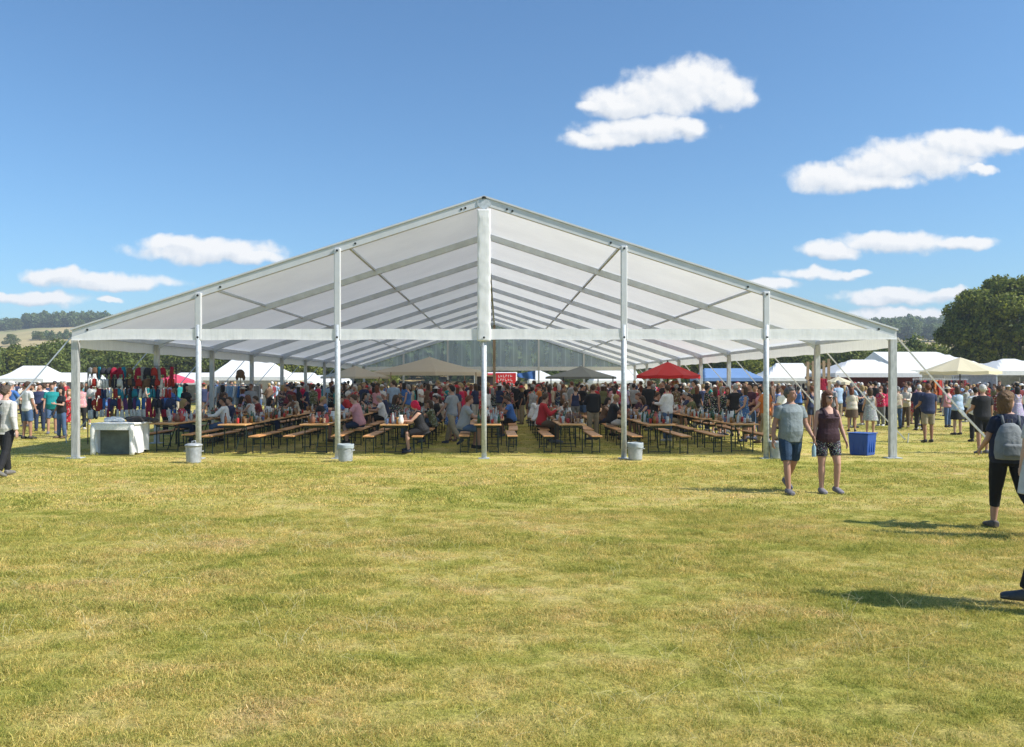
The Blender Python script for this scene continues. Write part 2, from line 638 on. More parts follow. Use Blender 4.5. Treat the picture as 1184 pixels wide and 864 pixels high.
def figure(sex='m', h=1.75, build=1.0, belly=0.0, lean=0.0, turn=0.0, nod=0.0, legs=((0, 0), (0, 0)), arms=((8, 8, 12, 0), (8, 8, 12, 0)),
           top='tee', bottom='shorts', hair='short', hat=None, vox=0.016, face=False, wrinkle=0.0, shoes=True, feet=None,
           topmat='cloth', botmat='denim', hem=None, splay=0.0):
    s0 = h / 1.79
    sec = MALE if sex == 'm' else FEM
    shw = .188 if sex == 'm' else .158
    ar = 1.0 if sex == 'm' else 0.86
    pel = V((0, 0, .96))
    T = Matrix.Translation(pel) @ Matrix.Rotation(D2R(lean), 4, 'X')
    X, Y = V((1, 0, 0)), T.to_3x3() @ V((0, 1, 0))

    def tor(infl, z0=-9, z1=9, loose=0.0, flare=0.0):
        rings = []
        zs = sorted(set([q[0] for q in sec if z0 < q[0] < z1] + ([z0] if z0 > -9 else []) + ([z1] if z1 < 9 else [])))
        for z in zs:
            rx = np.interp(z, [q[0] for q in sec], [q[1] for q in sec]) * build
            ry = np.interp(z, [q[0] for q in sec], [q[2] for q in sec]) * build
            yy = np.interp(z, [q[0] for q in sec], [q[3] for q in sec])
            bz = math.exp(-((z - .10) / .11) ** 2) * belly
            ry += bz * .5
            rx += bz * .35
            yy -= bz * .5
            if z < -.10:
                rx = sec[1][1] * build
                ry = sec[1][2] * build + bz * .5
            if z < .2 and loose:
                rx = max(rx, sec[1][1] * build * .90) + loose
                ry = max(ry, sec[1][2] * build * .90) + loose
            rings.append((T @ V((0, yy, z)), X, Y, rx + infl + flare * max(0, .1 - z), ry + infl + flare * max(0, .1 - z)))
        return rings

    body = MB()
    body.loft(tor(0))
    Hd = T @ Matrix.Translation((0, -.014, .700)) @ Matrix.Rotation(D2R(turn), 4, 'Z') @ Matrix.Rotation(D2R(nod), 4, 'X')
    HR = Hd.to_3x3()
    body.capsule(T @ V((0, .012, .50)), Hd @ V((0, .015, -.05)), .056 * ar * 1.02, .054 * ar)
    body.ell(Hd @ V((0, .012, .015)), (.073, .092, .094), HR)
    body.ell(Hd @ V((0, -.030, -.045)), (.056, .060, .068), HR)
    body.capsule(Hd @ V((0, -.083, .005)), Hd @ V((0, -.098, -.030)), .010, .014)
    for s in (-1, 1):
        body.ell(Hd @ V((s * .074, .012, -.008)), (.010, .020, .030), HR)
    J = []
    armd = []
    for s, (a, ab, e, tw) in zip((-1, 1), arms):
        sh = T @ V((s * shw * (0.5 + 0.5 * build), .012, .463))
        a_, b_, c_ = D2R(a), D2R(ab), D2R(a + e)
        d1 = V((s * math.sin(b_), -math.sin(a_) * math.cos(b_), -math.cos(a_) * math.cos(b_)))
        t_ = D2R(ab - tw)
        d2 = V((s * math.sin(t_), -math.sin(c_) * math.cos(t_), -math.cos(c_) * math.cos(t_)))
        el = sh + d1 * .285
        wr = el + d2 * .25
        armd.append((sh, el, wr, d1, d2))
        body.capsule(sh + V((-s * .006, 0, -.016)), el, .050 * ar * build ** .5, .040 * ar, .049 * ar * build ** .5)
        body.capsule(el, wr, .041 * ar, .027 * ar, .041 * ar, .3)
        f = V((0, -1, 0)) - d2 * V((0, -1, 0)).dot(d2)
        if f.length < .35:
            f = V((0, 0, 1)) - d2 * V((0, 0, 1)).dot(d2)
        f.normalize()
        n = d2.cross(f).normalized()
        if n.x * s > 0:
            n = -n
        R = Matrix((f, n, d2)).transposed()
        hs = ar ** .5
        body.ell(wr + d2 * .050 * hs, (.040 * hs, .017, .058 * hs), R)
        fr = .0085 if vox < .01 else .0105
        for i, L in enumerate((.068, .078, .072, .056)):
            b0 = wr + (d2 * .090 + f * (.030 - .020 * i)) * hs
            d3 = (d2 + n * .35).normalized()
            b1 = b0 + d3 * L * .55 * hs
            d4 = (d2 + n * 1.1).normalized()
            body.capsule(b0 - d2 * .02, b1, fr, fr * .95, n=8)
            body.capsule(b1, b1 + d4 * L * .5 * hs, fr * .95, fr * .8, n=8)
        tb = wr + (d2 * .022 + f * .030) * hs
        t1 = tb + (d2 * .7 + f * .7 + n * .3).normalized() * .042 * hs
        body.capsule(tb - f * .012, t1, fr * 1.35, fr * 1.15, n=8)
        body.capsule(t1, t1 + (d2 * .9 + f * .25 + n * .45).normalized() * .032 * hs, fr * 1.15, fr * .9, n=8)
    legd = []
    shoes_mb = []
    for i, (s, (p, k)) in enumerate(zip((-1, 1), legs)):
        hp = pel + V((s * .090 * build, .005, -.03))
        p_, q_ = D2R(p), D2R(p - k)
        sp = math.sin(D2R(splay + 2))
        d1 = V((s * sp, -math.sin(p_), -math.cos(p_))).normalized()
        d2 = V((s * sp * .3, -math.sin(q_), -math.cos(q_))).normalized()
        kn = hp + d1 * .43
        an = kn + d2 * .43
        legd.append((hp, kn, an, d1, d2))
        body.capsule(hp, kn, .084 * build ** .7, .056 * build ** .4, .078 * build ** .7, .35)
        body.capsule(kn, an, .053 * build ** .4, .036, .056 * build ** .4, .28)
        fp = feet[i] if feet else max(0.0, -(p - k)) * 0.75
        FR = Matrix.Rotation(D2R(s * 6), 3, 'Z') @ Matrix.Rotation(D2R(fp), 3, 'X')

        def foot(mb, g):
            prof = [(.075, .020, .028, -.032), (.055, .036, .040, -.030), (.0, .040, .044, -.028), (-.06, .043, .034, -.038), (-.12, .048, .026, -.046), (-.165, .042, .021, -.051), (-.19, .022, .014, -.056)]
            mb.loft([(an + FR @ V((0, y, z)), FR @ V((1, 0, 0)), FR @ V((0, 0, 1)), rx + g, rz + g) for y, rx, rz, z in prof], 14)
        foot(body, 0)
        if shoes:
            sm_ = MB()
            foot(sm_, .010)
            shoes_mb.append(sm_)
    parts = []
    low = min(min(q[2] for q in mb.v) for mb in [body] + shoes_mb)
    vx = vox / s0

    def fin(mb, name, slot, mat, v_=None, sm_=3, wr_=0.0):
        me = remeshed(mb, name, MAT[mat], v_ or vx, sm_, wr_)
        co_ = np.empty(len(me.vertices) * 3)
        me.vertices.foreach_get('co', co_)
        co_ = co_.reshape(-1, 3)
        co_[:, 2] -= low
        co_ *= s0
        me.vertices.foreach_set('co', co_.ravel())
        me.update()
        parts.append((name, me, slot))

    fin(body, 'body', 'skin', 'skin', None, 3)
    # clothes -----------------------------------------------------------
    cl = MB()
    h0 = hem if hem is not None else {'tee': -.10, 'shirt': -.09, 'tank': -.07, 'blouse': -.08, 'dress': -.05}.get(top, -.08)
    if top in ('tee', 'shirt', 'blouse'):
        cl.loft(tor(.014, h0, .53, .008 if top != 'blouse' else .02))
        fr_ = {'tee': .62, 'shirt': 1.0, 'blouse': .8}[top]
        for (sh, el, wr, d1, d2), s in zip(armd, (-1, 1)):
            end = sh + d1 * .285 * min(1, fr_)
            cl.capsule(sh + V((-s * .010, 0, -.018)), end, .068 * ar * build ** .5, .066 * ar * build ** .5, flat1=True)
            if fr_ >= 1:
                cl.capsule(el, wr - d2 * .01, .056 * ar, .042 * ar, flat1=True)
    elif top in ('tank', 'dress'):
        cl.loft(tor(.013, h0, .425, 0))
        for s in (-1, 1):
            for y_ in (-1, 1):
                pts = [T @ V((s * .085, y_ * .098 * build - .01, .37)), T @ V((s * .095, y_ * .070 + .005, .47)), T @ V((s * .098, .012, .515))]
                cl.tube(pts, [.052, .036, .028], 8)
    if top == 'dress':
        kz = hem if hem is not None else -.42
        rings = []
        for i in range(7):
            t = i / 6
            z = .16 + (kz - .16) * t
            wv = np.interp(z, [q[0] for q in sec], [q[1] for q in sec]) if z > -.02 else sec[1][1]
            wy = np.interp(z, [q[0] for q in sec], [q[2] for q in sec]) if z > -.02 else sec[1][2]
            fl = max(0, -.02 - z) * .22
            rings.append((pel + V((0, .008, z)), V((1, 0, 0)), V((0, 1, 0)), wv * build + .02 + fl, wy * build + .025 + fl))
        cl.loft(rings)
    fin(cl, {'tee': 'shirt', 'shirt': 'shirt', 'tank': 'tank_top', 'blouse': 'blouse', 'dress': 'dress'}[top], 'top', topmat, vx * .85, 2, wrinkle)
    if bottom:
        bt = MB()
        rings = []
        for z in ((-.14, -.10, -.02, .06) if not lean > 60 else (-.1, 0)):
            zz = max(z, -.10)
            rx = np.interp(zz, [q[0] for q in sec], [q[1] for q in sec]) * build
            ry = np.interp(zz, [q[0] for q in sec], [q[2] for q in sec]) * build
            rings.append((pel + V((0, .008, z)), V((1, 0, 0)), V((0, 1, 0)), rx + .008 - (.03 if z < -.12 else 0), ry + .008 - (.02 if z < -.12 else 0)))
        bt.loft(rings)
        if bottom == 'skirt':
            rings = []
            kz = -.40
            for i in range(6):
                z = -.02 + (kz + .02) * i / 5
                fl = -z * .12
                rings.append((pel + V((0, .008, z)), V((1, 0, 0)), V((0, 1, 0)), sec[1][1] * build + .014 + fl, sec[1][2] * build + .022 + fl))
            bt.loft(rings)
        else:
            fr_ = {'trousers': (1, .95), 'jeans': (1, .97), 'shorts': (.90, 0), 'briefs': (.68, 0), 'capri': (1, .52), 'leggings': (1, .9)}[bottom]
            tight = .016 if bottom in ('capri', 'leggings') else .020
            for hp, kn, an, d1, d2 in legd:
                e = hp + (kn - hp) * fr_[0]
                bt.capsule(hp, e, .088 * build ** .7 + tight * .6, (.058 * build ** .4 + tight) * (1.12 if fr_[0] < 1 else 1), .080 * build ** .7 + tight, .4, flat1=fr_[0] < 1)
                if fr_[1]:
                    bt.capsule(kn, kn + (an - kn) * fr_[1], .056 * build ** .4 + tight * .9, .044 + tight * (.9 if fr_[1] > .6 else 1.0), .056 + tight, .3, flat1=True)
        fin(bt, {'trousers': 'trousers', 'jeans': 'jeans', 'shorts': 'shorts', 'briefs': 'shorts', 'capri': 'leggings', 'leggings': 'leggings', 'skirt': 'skirt'}[bottom],
            'bottom', botmat, vx * .85, 2, wrinkle * .8)
    for sm_ in shoes_mb:
        fin(sm_, 'shoe', 'shoe', 'shoe', vx * .7, 2)
    # hair --------------------------------------------------------------
    if hair:
        hm = MB()
        L = {'short': .0, 'bob': .13, 'long': .28, 'pony': .0, 'bun': .0, 'crop': -.02}[hair]
        nu, nv = 24, 16
        vs, fs = [], []
        for i in range(nv + 1):
            th = PI * i / nv
            for k in range(nu):
                a = 2 * PI * k / nu
                d = V((math.sin(th) * math.cos(a), math.sin(th) * math.sin(a), math.cos(th)))
                thick = .012 if hair in ('crop', 'short') else .022
                r = V(((.078 + thick) * d.x, (.096 + thick) * d.y, (.098 + thick) * d.z))
                frontness = max(0.0, -d.y - .18) / .82
                lowness = max(0.0, .54 - d.z)
                pull = min(1.0, frontness * 2.2) * min(1.0, lowness * 2.5)
                r = r * (1 - .42 * pull)
                if d.z < -.1:
                    back = max(0.0, min(1.0, (d.y + (.45 if L > .1 else .0)) * 2.2))
                    if L > 0:
                        r.z += -L * min(1, (-d.z - .1) * 1.5) * back
                    else:
                        r = r * (1 - .25 * (1 - back) * min(1, (-d.z - .1) * 3))
                nn = noise.noise(d * 5.3 + V((L * 9, 3, h))) * .012 + noise.noise(d * 13) * .009
                r = r + d * nn
                vs.append(Hd @ (r + V((0, .016, .016))))
        for i in range(nv):
            for k in range(nu):
                k2 = (k + 1) % nu
                fs.append((i * nu + k, (i + 1) * nu + k, (i + 1) * nu + k2, i * nu + k2))
        hm.add(vs, fs)
        if hair == 'pony':
            hm.capsule(Hd @ V((0, .10, .05)), Hd @ V((0, .145, -.10)), .028, .018, .034)
        if hair == 'bun':
            hm.ell(Hd @ V((0, .10, .075)), (.045, .042, .042))
        fin(hm, 'hair', 'hair', 'hair', .011 / s0 if vox > .01 else .007, 1)
    if hat:
        ht = MB()
        if hat == 'cap':
            ht.ell(Hd @ V((0, .010, .055)), (.088, .108, .072), HR)
            ht.ell(Hd @ V((0, -.12, .055)), (.070, .075, .009), HR)
        elif hat == 'scarf':
            ht.ell(Hd @ V((0, .020, .012)), (.098, .118, .122), HR)
            ht.ell(Hd @ V((0, .085, -.10)), (.070, .060, .09), HR)
        else:
            ht.ell(Hd @ V((0, .010, .065)), (.092, .108, .080), HR)
            ht.ell(Hd @ V((0, .010, .050)), (.190, .200, .012), HR)
        fin(ht, {'cap': 'cap', 'scarf': 'headscarf'}.get(hat, 'sun_hat'), 'hat', 'cloth', .011, 2)

    def pt(local):
        q = Hd @ V(local)
        q.z -= low
        return q * s0

    def wpt(q):
        q = V(q)
        q.z -= low
        return q * s0
    info = dict(head=pt, HR=HR, s=s0, wrist=[wpt(a[2] + a[4] * .09) for a in armd], torso=lambda q: wpt(T @ V(q)))
    return parts, info


SKIN = [(0.42, 0.23, 0.16), (0.46, 0.27, 0.19), (0.36, 0.19, 0.125), (0.50, 0.31, 0.23), (0.30, 0.155, 0.10), (0.18, 0.095, 0.06)]
HAIRC = {'brown': (0.07, 0.040, 0.022), 'dark': (0.018, 0.014, 0.012), 'blonde': (0.38, 0.26, 0.11), 'grey': (0.32, 0.31, 0.30), 'auburn': (0.16, 0.055, 0.025), 'white': (0.62, 0.60, 0.56)}
TOPC = {'white': (0.72, 0.71, 0.70), 'cream': (0.60, 0.53, 0.42), 'grey': (0.30, 0.31, 0.32), 'black': (0.020, 0.020, 0.022), 'navy': (0.025, 0.035, 0.085), 'red': (0.45, 0.025, 0.03),
        'maroon': (0.18, 0.025, 0.03), 'blue': (0.06, 0.16, 0.42), 'pale blue': (0.34, 0.46, 0.60), 'teal': (0.01, 0.23, 0.23), 'pink': (0.62, 0.30, 0.32), 'orange': (0.55, 0.17, 0.04),
        'brown': (0.14, 0.085, 0.05), 'olive': (0.14, 0.14, 0.06), 'lilac': (0.40, 0.34, 0.50), 'crimson': (0.50, 0.015, 0.07), 'beige': (0.45, 0.36, 0.26), 'plum': (0.075, 0.03, 0.045)}
BOTC = {'blue': (0.075, 0.13, 0.24), 'navy': (0.025, 0.04, 0.085), 'black': (0.016, 0.016, 0.018), 'khaki': (0.33, 0.27, 0.18), 'grey': (0.20, 0.20, 0.20), 'white': (0.62, 0.60, 0.57), 'brown': (0.12, 0.08, 0.05)}
SHOEC = [(0.03, 0.03, 0.03), (0.12, 0.08, 0.05), (0.55, 0.54, 0.52), (0.15, 0.15, 0.17), (0.05, 0.06, 0.10)]

# archetypes: a pose with a set of clothes, shared by many people
ARCH = {}


def arch(key, words, **kw):
    parts, info = figure(**kw)
    ARCH[key] = dict(parts=parts, info=info, words=words, kw=kw)


R_ = (6, 7, 14, 0)
arch('m_tee_shorts', ('tee', 'shorts'), sex='m', h=1.78, build=1.05, belly=.05, legs=((3, 2), (-3, 2)), arms=(R_, (10, 10, 60, 10)))
arch('m_tee_jeans', ('tee', 'jeans'), sex='m', h=1.80, legs=((4, 4), (-2, 2)), arms=((20, 10, 75, 20), (4, 8, 12, 0)), bottom='jeans', turn=25, hair='crop')
arch('m_shirt_trousers', ('shirt', 'trousers'), sex='m', h=1.76, build=1.08, belly=.07, arms=((5, 8, 16, 4), (24, 8, 70, 20)), top='shirt', bottom='trousers', botmat='cloth', turn=-20)
arch('m_cap', ('tee and cap', 'shorts'), sex='m', h=1.77, build=1.04, legs=((8, 4), (-6, 6)), arms=((30, 9, 80, 25), (30, 9, 80, 25)), hat='cap', nod=12)
arch('f_tee_jeans', ('tee', 'jeans'), sex='f', h=1.67, legs=((3, 2), (-2, 3)), arms=(R_, (16, 9, 85, 20)), bottom='jeans', hair='long', turn=15)
arch('f_tank_shorts', ('tank top', 'shorts'), sex='f', h=1.65, build=1.06, arms=((20, 12, 90, 30), R_), top='tank', bottom='briefs', hair='pony')
arch('f_dress', ('dress', ''), sex='f', h=1.66, build=1.04, arms=(R_, (12, 9, 40, 10)), top='dress', bottom=None, hair='bob', topmat='print')
arch('f_blouse_skirt', ('print blouse', 'skirt'), sex='f', h=1.64, build=1.1, arms=((14, 8, 80, 22), (14, 8, 80, 22)), top='blouse', bottom='skirt', botmat='cloth', topmat='print', hair='bob', turn=-20)
arch('f_print_trousers', ('print tee', 'trousers'), sex='f', h=1.68, arms=((5, 8, 15, 0), (60, 14, 70, 20)), bottom='trousers', botmat='cloth', topmat='print', hair='bun', nod=8)
arch('f_hat', ('hat and blouse', 'trousers'), sex='f', h=1.66, arms=((10, 8, 50, 12), R_), top='blouse', bottom='trousers', botmat='cloth', hair='bob', hat='sun')
arch('m_bend', ('shirt', 'jeans'), sex='m', h=1.75, lean=28, legs=((6, 6), (6, 6)), arms=((50, 6, 20, 5), (44, 6, 26, 5)), top='shirt', bottom='jeans', nod=10)
arch('m_walk', ('tee', 'trousers'), sex='m', h=1.78, legs=((22, 6), (-18, 22)), arms=((-14, 8, 18, 0), (20, 8, 25, 0)), bottom='trousers', botmat='cloth', hair='short')
SIT = dict(legs=((84, 84), (80, 90)), splay=6)
arch('m_sit', ('tee', 'shorts'), sex='m', h=1.76, lean=16, arms=((38, 12, 52, 20), (34, 14, 60, 22)), build=1.05, belly=.05, **SIT)
arch('m_sit_shirt', ('shirt', 'trousers'), sex='m', h=1.77, lean=10, arms=((30, 12, 90, 26), (40, 14, 45, 20)), top='shirt', bottom='trousers', botmat='cloth', turn=30, hair='crop', **SIT)
arch('f_sit', ('tank top', 'shorts'), sex='f', h=1.66, lean=18, arms=((40, 10, 50, 20), (40, 10, 56, 24)), top='tank', bottom='shorts', hair='bob', turn=-20, **SIT)
arch('f_sit_print', ('print tee', 'jeans'), sex='f', h=1.66, lean=12, arms=((30, 10, 80, 25), (44, 10, 40, 20)), bottom='jeans', hair='long', topmat='print', turn=20, **SIT)
STAND = ['m_tee_shorts', 'm_tee_jeans', 'm_shirt_trousers', 'm_cap', 'f_tee_jeans', 'f_tank_shorts', 'f_dress', 'f_blouse_skirt', 'f_print_trousers', 'f_hat', 'm_walk']
SITS = ['m_sit', 'm_sit_shirt', 'f_sit', 'f_sit_print']

PEOPLE = []            # (root, words for the label, u, zone)
SPOTS = []


def put_parts(parts, root, skin, topc, botc, hairc, shoec, hatc):
    cm = dict(skin=skin, top=topc, bottom=botc, hair=hairc, shoe=shoec, hat=hatc)
    for name, me, slot in parts:
        link(name, me, root, None, cm[slot])


def person(key, x, y, rz, top, bot, hair, zone, z=0.0, sc=None, skin=None, group='people at the fair'):
    a = ARCH[key]
    r = thing('person', (x, y, z), rz, None, 'person', group)
    s = sc or random.uniform(0.95, 1.05)
    r.scale = (s, s, s)
    sk = skin or random.choice(SKIN[:5] if random.random() < .96 else SKIN)
    put_parts(a['parts'], r, sk, TOPC[top], BOTC[bot], HAIRC[hair], random.choice(SHOEC), random.choice([TOPC['cream'], TOPC['white'], TOPC['navy'], TOPC['red'], TOPC['beige']]))
    w = a['words']
    txt = f"person in {top} {w[0]}" + (f" and {bot} {w[1]}" if w[1] else '')
    PEOPLE.append((r, txt, hair, U0 + F * x / y, zone))
    SPOTS.append((x, y))
    return r


# ------------------------------------------------------------------ ground and hills
gm = MB()
gm.add([(-900, -60, 0), (900, -60, 0), (900, 1300, 0), (-900, 1300, 0)], [(0, 1, 2, 3)])
tag(gm.build('ground', MAT['field']), None, None, None, 'structure')


def ridge(u):
    """height in photograph pixels of the hill top above the horizon, by direction"""
    return np.interp(u, [-500, -100, 0, 40, 110, 250, 420, 560, 680, 850, 1000, 1060, 1120, 1300, 1700], [48, 52, 57, 62, 63, 52, 50, 54, 52, 46, 52, 57, 55, 52, 48])


def hill_z(x, y):
    if y < 160:
        return -0.5
    u = U0 + F * x / y
    top = CAM_H + ridge(u) * 620 / F
    t = min(1.0, max(0.0, (y - 170) / 450))
    z = top * (t ** 1.15) + noise.noise(V((x * .006, y * .006, 0))) * 4 * t
    if y > 640:
        z -= (y - 640) * .02
    return z - 0.5 + .5 * t


hm = MB()
nx, ny = 90, 44
vs, fs = [], []
for j in range(ny + 1):
    y = 165 + (900 - 165) * j / ny
    for i in range(nx + 1):
        x = (-1.15 + 2.3 * i / nx) * y
        vs.append((x, y, hill_z(x, y)))
for j in range(ny):
    for i in range(nx):
        a = j * (nx + 1) + i
        fs.append((a, a + 1, a + nx + 2, a + nx + 1))
hm.add(vs, fs)
tag(hm.build('hills', MAT['hills'], None, True), None, None, None, 'structure')


# ------------------------------------------------------------------ trees
def leaf_cloud(lobes, n, size, seed, droop=0.15, shell=0.55):
    """many small leaf sprays spread through lobes (centre, radii)"""
    r = np.random.default_rng(seed)
    vol = np.array([l[1][0] * l[1][1] * l[1][2] for l in lobes]) ** (2 / 3)
    pick = r.choice(len(lobes), n, p=vol / vol.sum())
    d = r.normal(size=(n, 3))
    d /= np.linalg.norm(d, axis=1, keepdims=True)
    rad = shell + (1 - shell) * r.random(n) ** .6
    rad *= 1 + .07 * r.normal(size=n)
    cen = np.array([l[0] for l in lobes])[pick]
    rr = np.array([l[1] for l in lobes])[pick]
    p = cen + d * rr * rad[:, None]
    nrm = d + r.normal(size=(n, 3)) * .55
    nrm[:, 2] += .25
    nrm /= np.linalg.norm(nrm, axis=1, keepdims=True)
    t = np.cross(nrm, r.normal(size=(n, 3)))
    t /= np.linalg.norm(t, axis=1, keepdims=True)
    b_ = np.cross(nrm, t)
    s = size * (.55 + .9 * r.random(n))[:, None]
    q = np.stack([p - t * s * .5, p + b_ * s * .32 - nrm * s * .08, p + t * s * .55, p - b_ * s * .32 - nrm * s * .08], 1)
    return q.reshape(-1, 3)


def quads_mesh(name, q, mat):
    n = len(q) // 4
    me = bpy.data.meshes.new(name)
    me.vertices.add(len(q))
    me.vertices.foreach_set('co', q.astype(np.float32).ravel())
    me.loops.add(n * 4)
    me.loops.foreach_set('vertex_index', np.arange(n * 4, dtype=np.int32))
    me.polygons.add(n)
    me.polygons.foreach_set('loop_start', np.arange(0, n * 4, 4, dtype=np.int32))
    me.update(calc_edges=True)
    me.materials.append(mat)
    return me


def make_tree(h, rad, base, n, leaf, seed, mat, nl=26, trunk_r=.22):
    """returns crown mesh, trunk mesh"""
    r = random.Random(seed)
    ch = h - base
    lobes = []
    for i in range(nl):
        a = r.uniform(0, 2 * PI)
        t = r.random() ** .8
        zz = base + ch * (.12 + .76 * t)
        env = math.sin(PI * min(1, (.16 + .80 * t))) ** .7
        rr = rad * env * r.uniform(.45, .82)
        lr = rad * r.uniform(.26, .42)
        lobes.append(((math.cos(a) * rr, math.sin(a) * rr, zz), (lr, lr, lr * r.uniform(.65, .95))))
    lobes.append(((0, 0, base + ch * .55), (rad * .55, rad * .55, ch * .40)))
    q = leaf_cloud(lobes, n, leaf, seed)
    crown = quads_mesh('crown', q, mat)
    tm = MB()
    tm.tube([(0, 0, -.2), (.02 * h, 0, base * .6), (.01 * h, .02 * h, base + ch * .3), (0, 0, base + ch * .7)], [trunk_r * 1.3, trunk_r, trunk_r * .7, trunk_r * .25], 9)
    for (c, rr) in lobes[:9]:
        z0 = base * .7 + r.random() * ch * .25
        mid = V((c[0] * .5, c[1] * .5, (z0 + c[2]) * .52))
        tm.tube([(0.01 * h, 0, z0), mid, c], [trunk_r * .45, trunk_r * .3, trunk_r * .1], 6)
    return crown, tm.mesh('trunk', MAT['bark'], True)


def tree(name, crown, trunk, loc, rz, sc, label, cat='tree', group=None):
    t = thing(name, loc, rz, label, cat, group)
    t.scale = sc
    link('crown', crown, t)
    link('trunk', trunk, t)
    return t


# the big oak beside the field
rq = random.Random(17)
olobes = []
for i in range(95):
    d = V((rq.gauss(0, 1), rq.gauss(0, 1), rq.gauss(0, 1) + .15)).normalized()
    k = rq.uniform(.74, .90)
    zf = 1.0 if d.z > 0 else .92
    lr = rq.uniform(1.1, 1.95)
    olobes.append(((d.x * 8.4 * k, d.y * 8.4 * k, 6.9 + d.z * 6.4 * k * zf), (lr, lr, lr * .78)))
olobes.append(((0, 0, 6.6), (6.0, 6.0, 4.4)))
oc = quads_mesh('crown', leaf_cloud(olobes, 62000, .36, 5, shell=.62), MAT['leaf_oak'])
oak = (oc, make_tree(14.0, 8.0, 1.4, 10, .3, 5, MAT['leaf_oak'], 24, .55)[1])
oy = 95
tree('oak_tree', oak[0], oak[1], (ux(1176, oy), oy, 0), 0.4, (.98, .98, 1.06), 'large dark oak with a broad round crown behind the white marquees')

HEDGE = [make_tree(8.2, 3.9, .4, 3800, .42, 20 + i, MAT['leaf_mid'], 22, .18) for i in range(5)]
HEDGE_D = [make_tree(8.4, 4.2, .4, 3800, .42, 40 + i, MAT['leaf_oak'], 22, .18) for i in range(3)]
row = []
rr_ = random.Random(3)
u = -30
while u < 440:
    y = rr_.uniform(118, 140)
    vtop = np.interp(u, [-30, 20, 60, 85, 130, 200, 300, 440], [399, 398, 393, 395, 398, 402, 402, 402]) + rr_.uniform(-3, 4)
    row.append((u, y, vtop, 0))
    u += rr_.uniform(9, 16)
u = 640
while u < 840:
    row.append((u, rr_.uniform(135, 150), 428 + rr_.uniform(-3, 3), 1))
    u += rr_.uniform(22, 30)
u = 800
while u < 1110:
    vtop = np.interp(u, [800, 860, 960, 1040, 1090], [412, 404, 400, 394, 402]) + rr_.uniform(-4, 5)
    row.append((u, rr_.uniform(108, 135), vtop, 1 if rr_.random() < .75 else 0))
    u += rr_.uniform(11, 19)
row.sort()
for i, (u, y, vt, dk) in enumerate(row):
    cr, tk = rr_.choice(HEDGE_D if dk else HEDGE)
    hh = vz(vt, y) / 8.2
    w_ = hh * rr_.uniform(.9, 1.25)
    side = 'beyond the left stalls' if u < 440 else 'behind the right-hand stalls' if u > 790 else 'far behind the tent'
    k = sum(1 for q in row[:i] if (q[0] < 440) == (u < 440) and (q[0] > 790) == (u > 790))
    tot = sum(1 for q in row if (q[0] < 440) == (u < 440) and (q[0] > 790) == (u > 790))
    lab = f"{'dark' if dk else 'light'} green bushy tree {side}, " + (from_left(k) if k < 20 else from_left(tot - 1 - k).replace('left', 'right')) + ' of its row'
    tree('hedgerow_tree', cr, tk, (ux(u, y), y, 0), rr_.uniform(0, 6), (w_, w_, hh), lab, 'tree', 'trees along the edge of the field')

# lone trees and bushes on the stubble hillside
for u, y, w_, hh, lab in ((12, 400, 1.05, .75, 'dark round tree on the stubble slope, leftmost of the hillside trees'), (46, 430, .9, .62, 'small rounded tree on the stubble slope beside a hedge bank'),
                     (93, 560, .95, .72, 'single round tree in front of the hilltop wood above the tent corner'), (18, 600, 1.5, 1.15, 'tall rounded tree at the left end of the hilltop wood'),
                     (77, 440, .5, .30, 'dark bush on the stubble slope near the tent corner'), (57, 432, .9, .32, 'low spreading bush on the bank between two stubble fields')):
    x = ux(u, y)
    tree('hillside_tree', HEDGE_D[0][0], HEDGE_D[0][1], (x, y, hill_z(x, y) - .4), u, (w_, w_, hh), lab, 'tree', 'trees on the hillside')


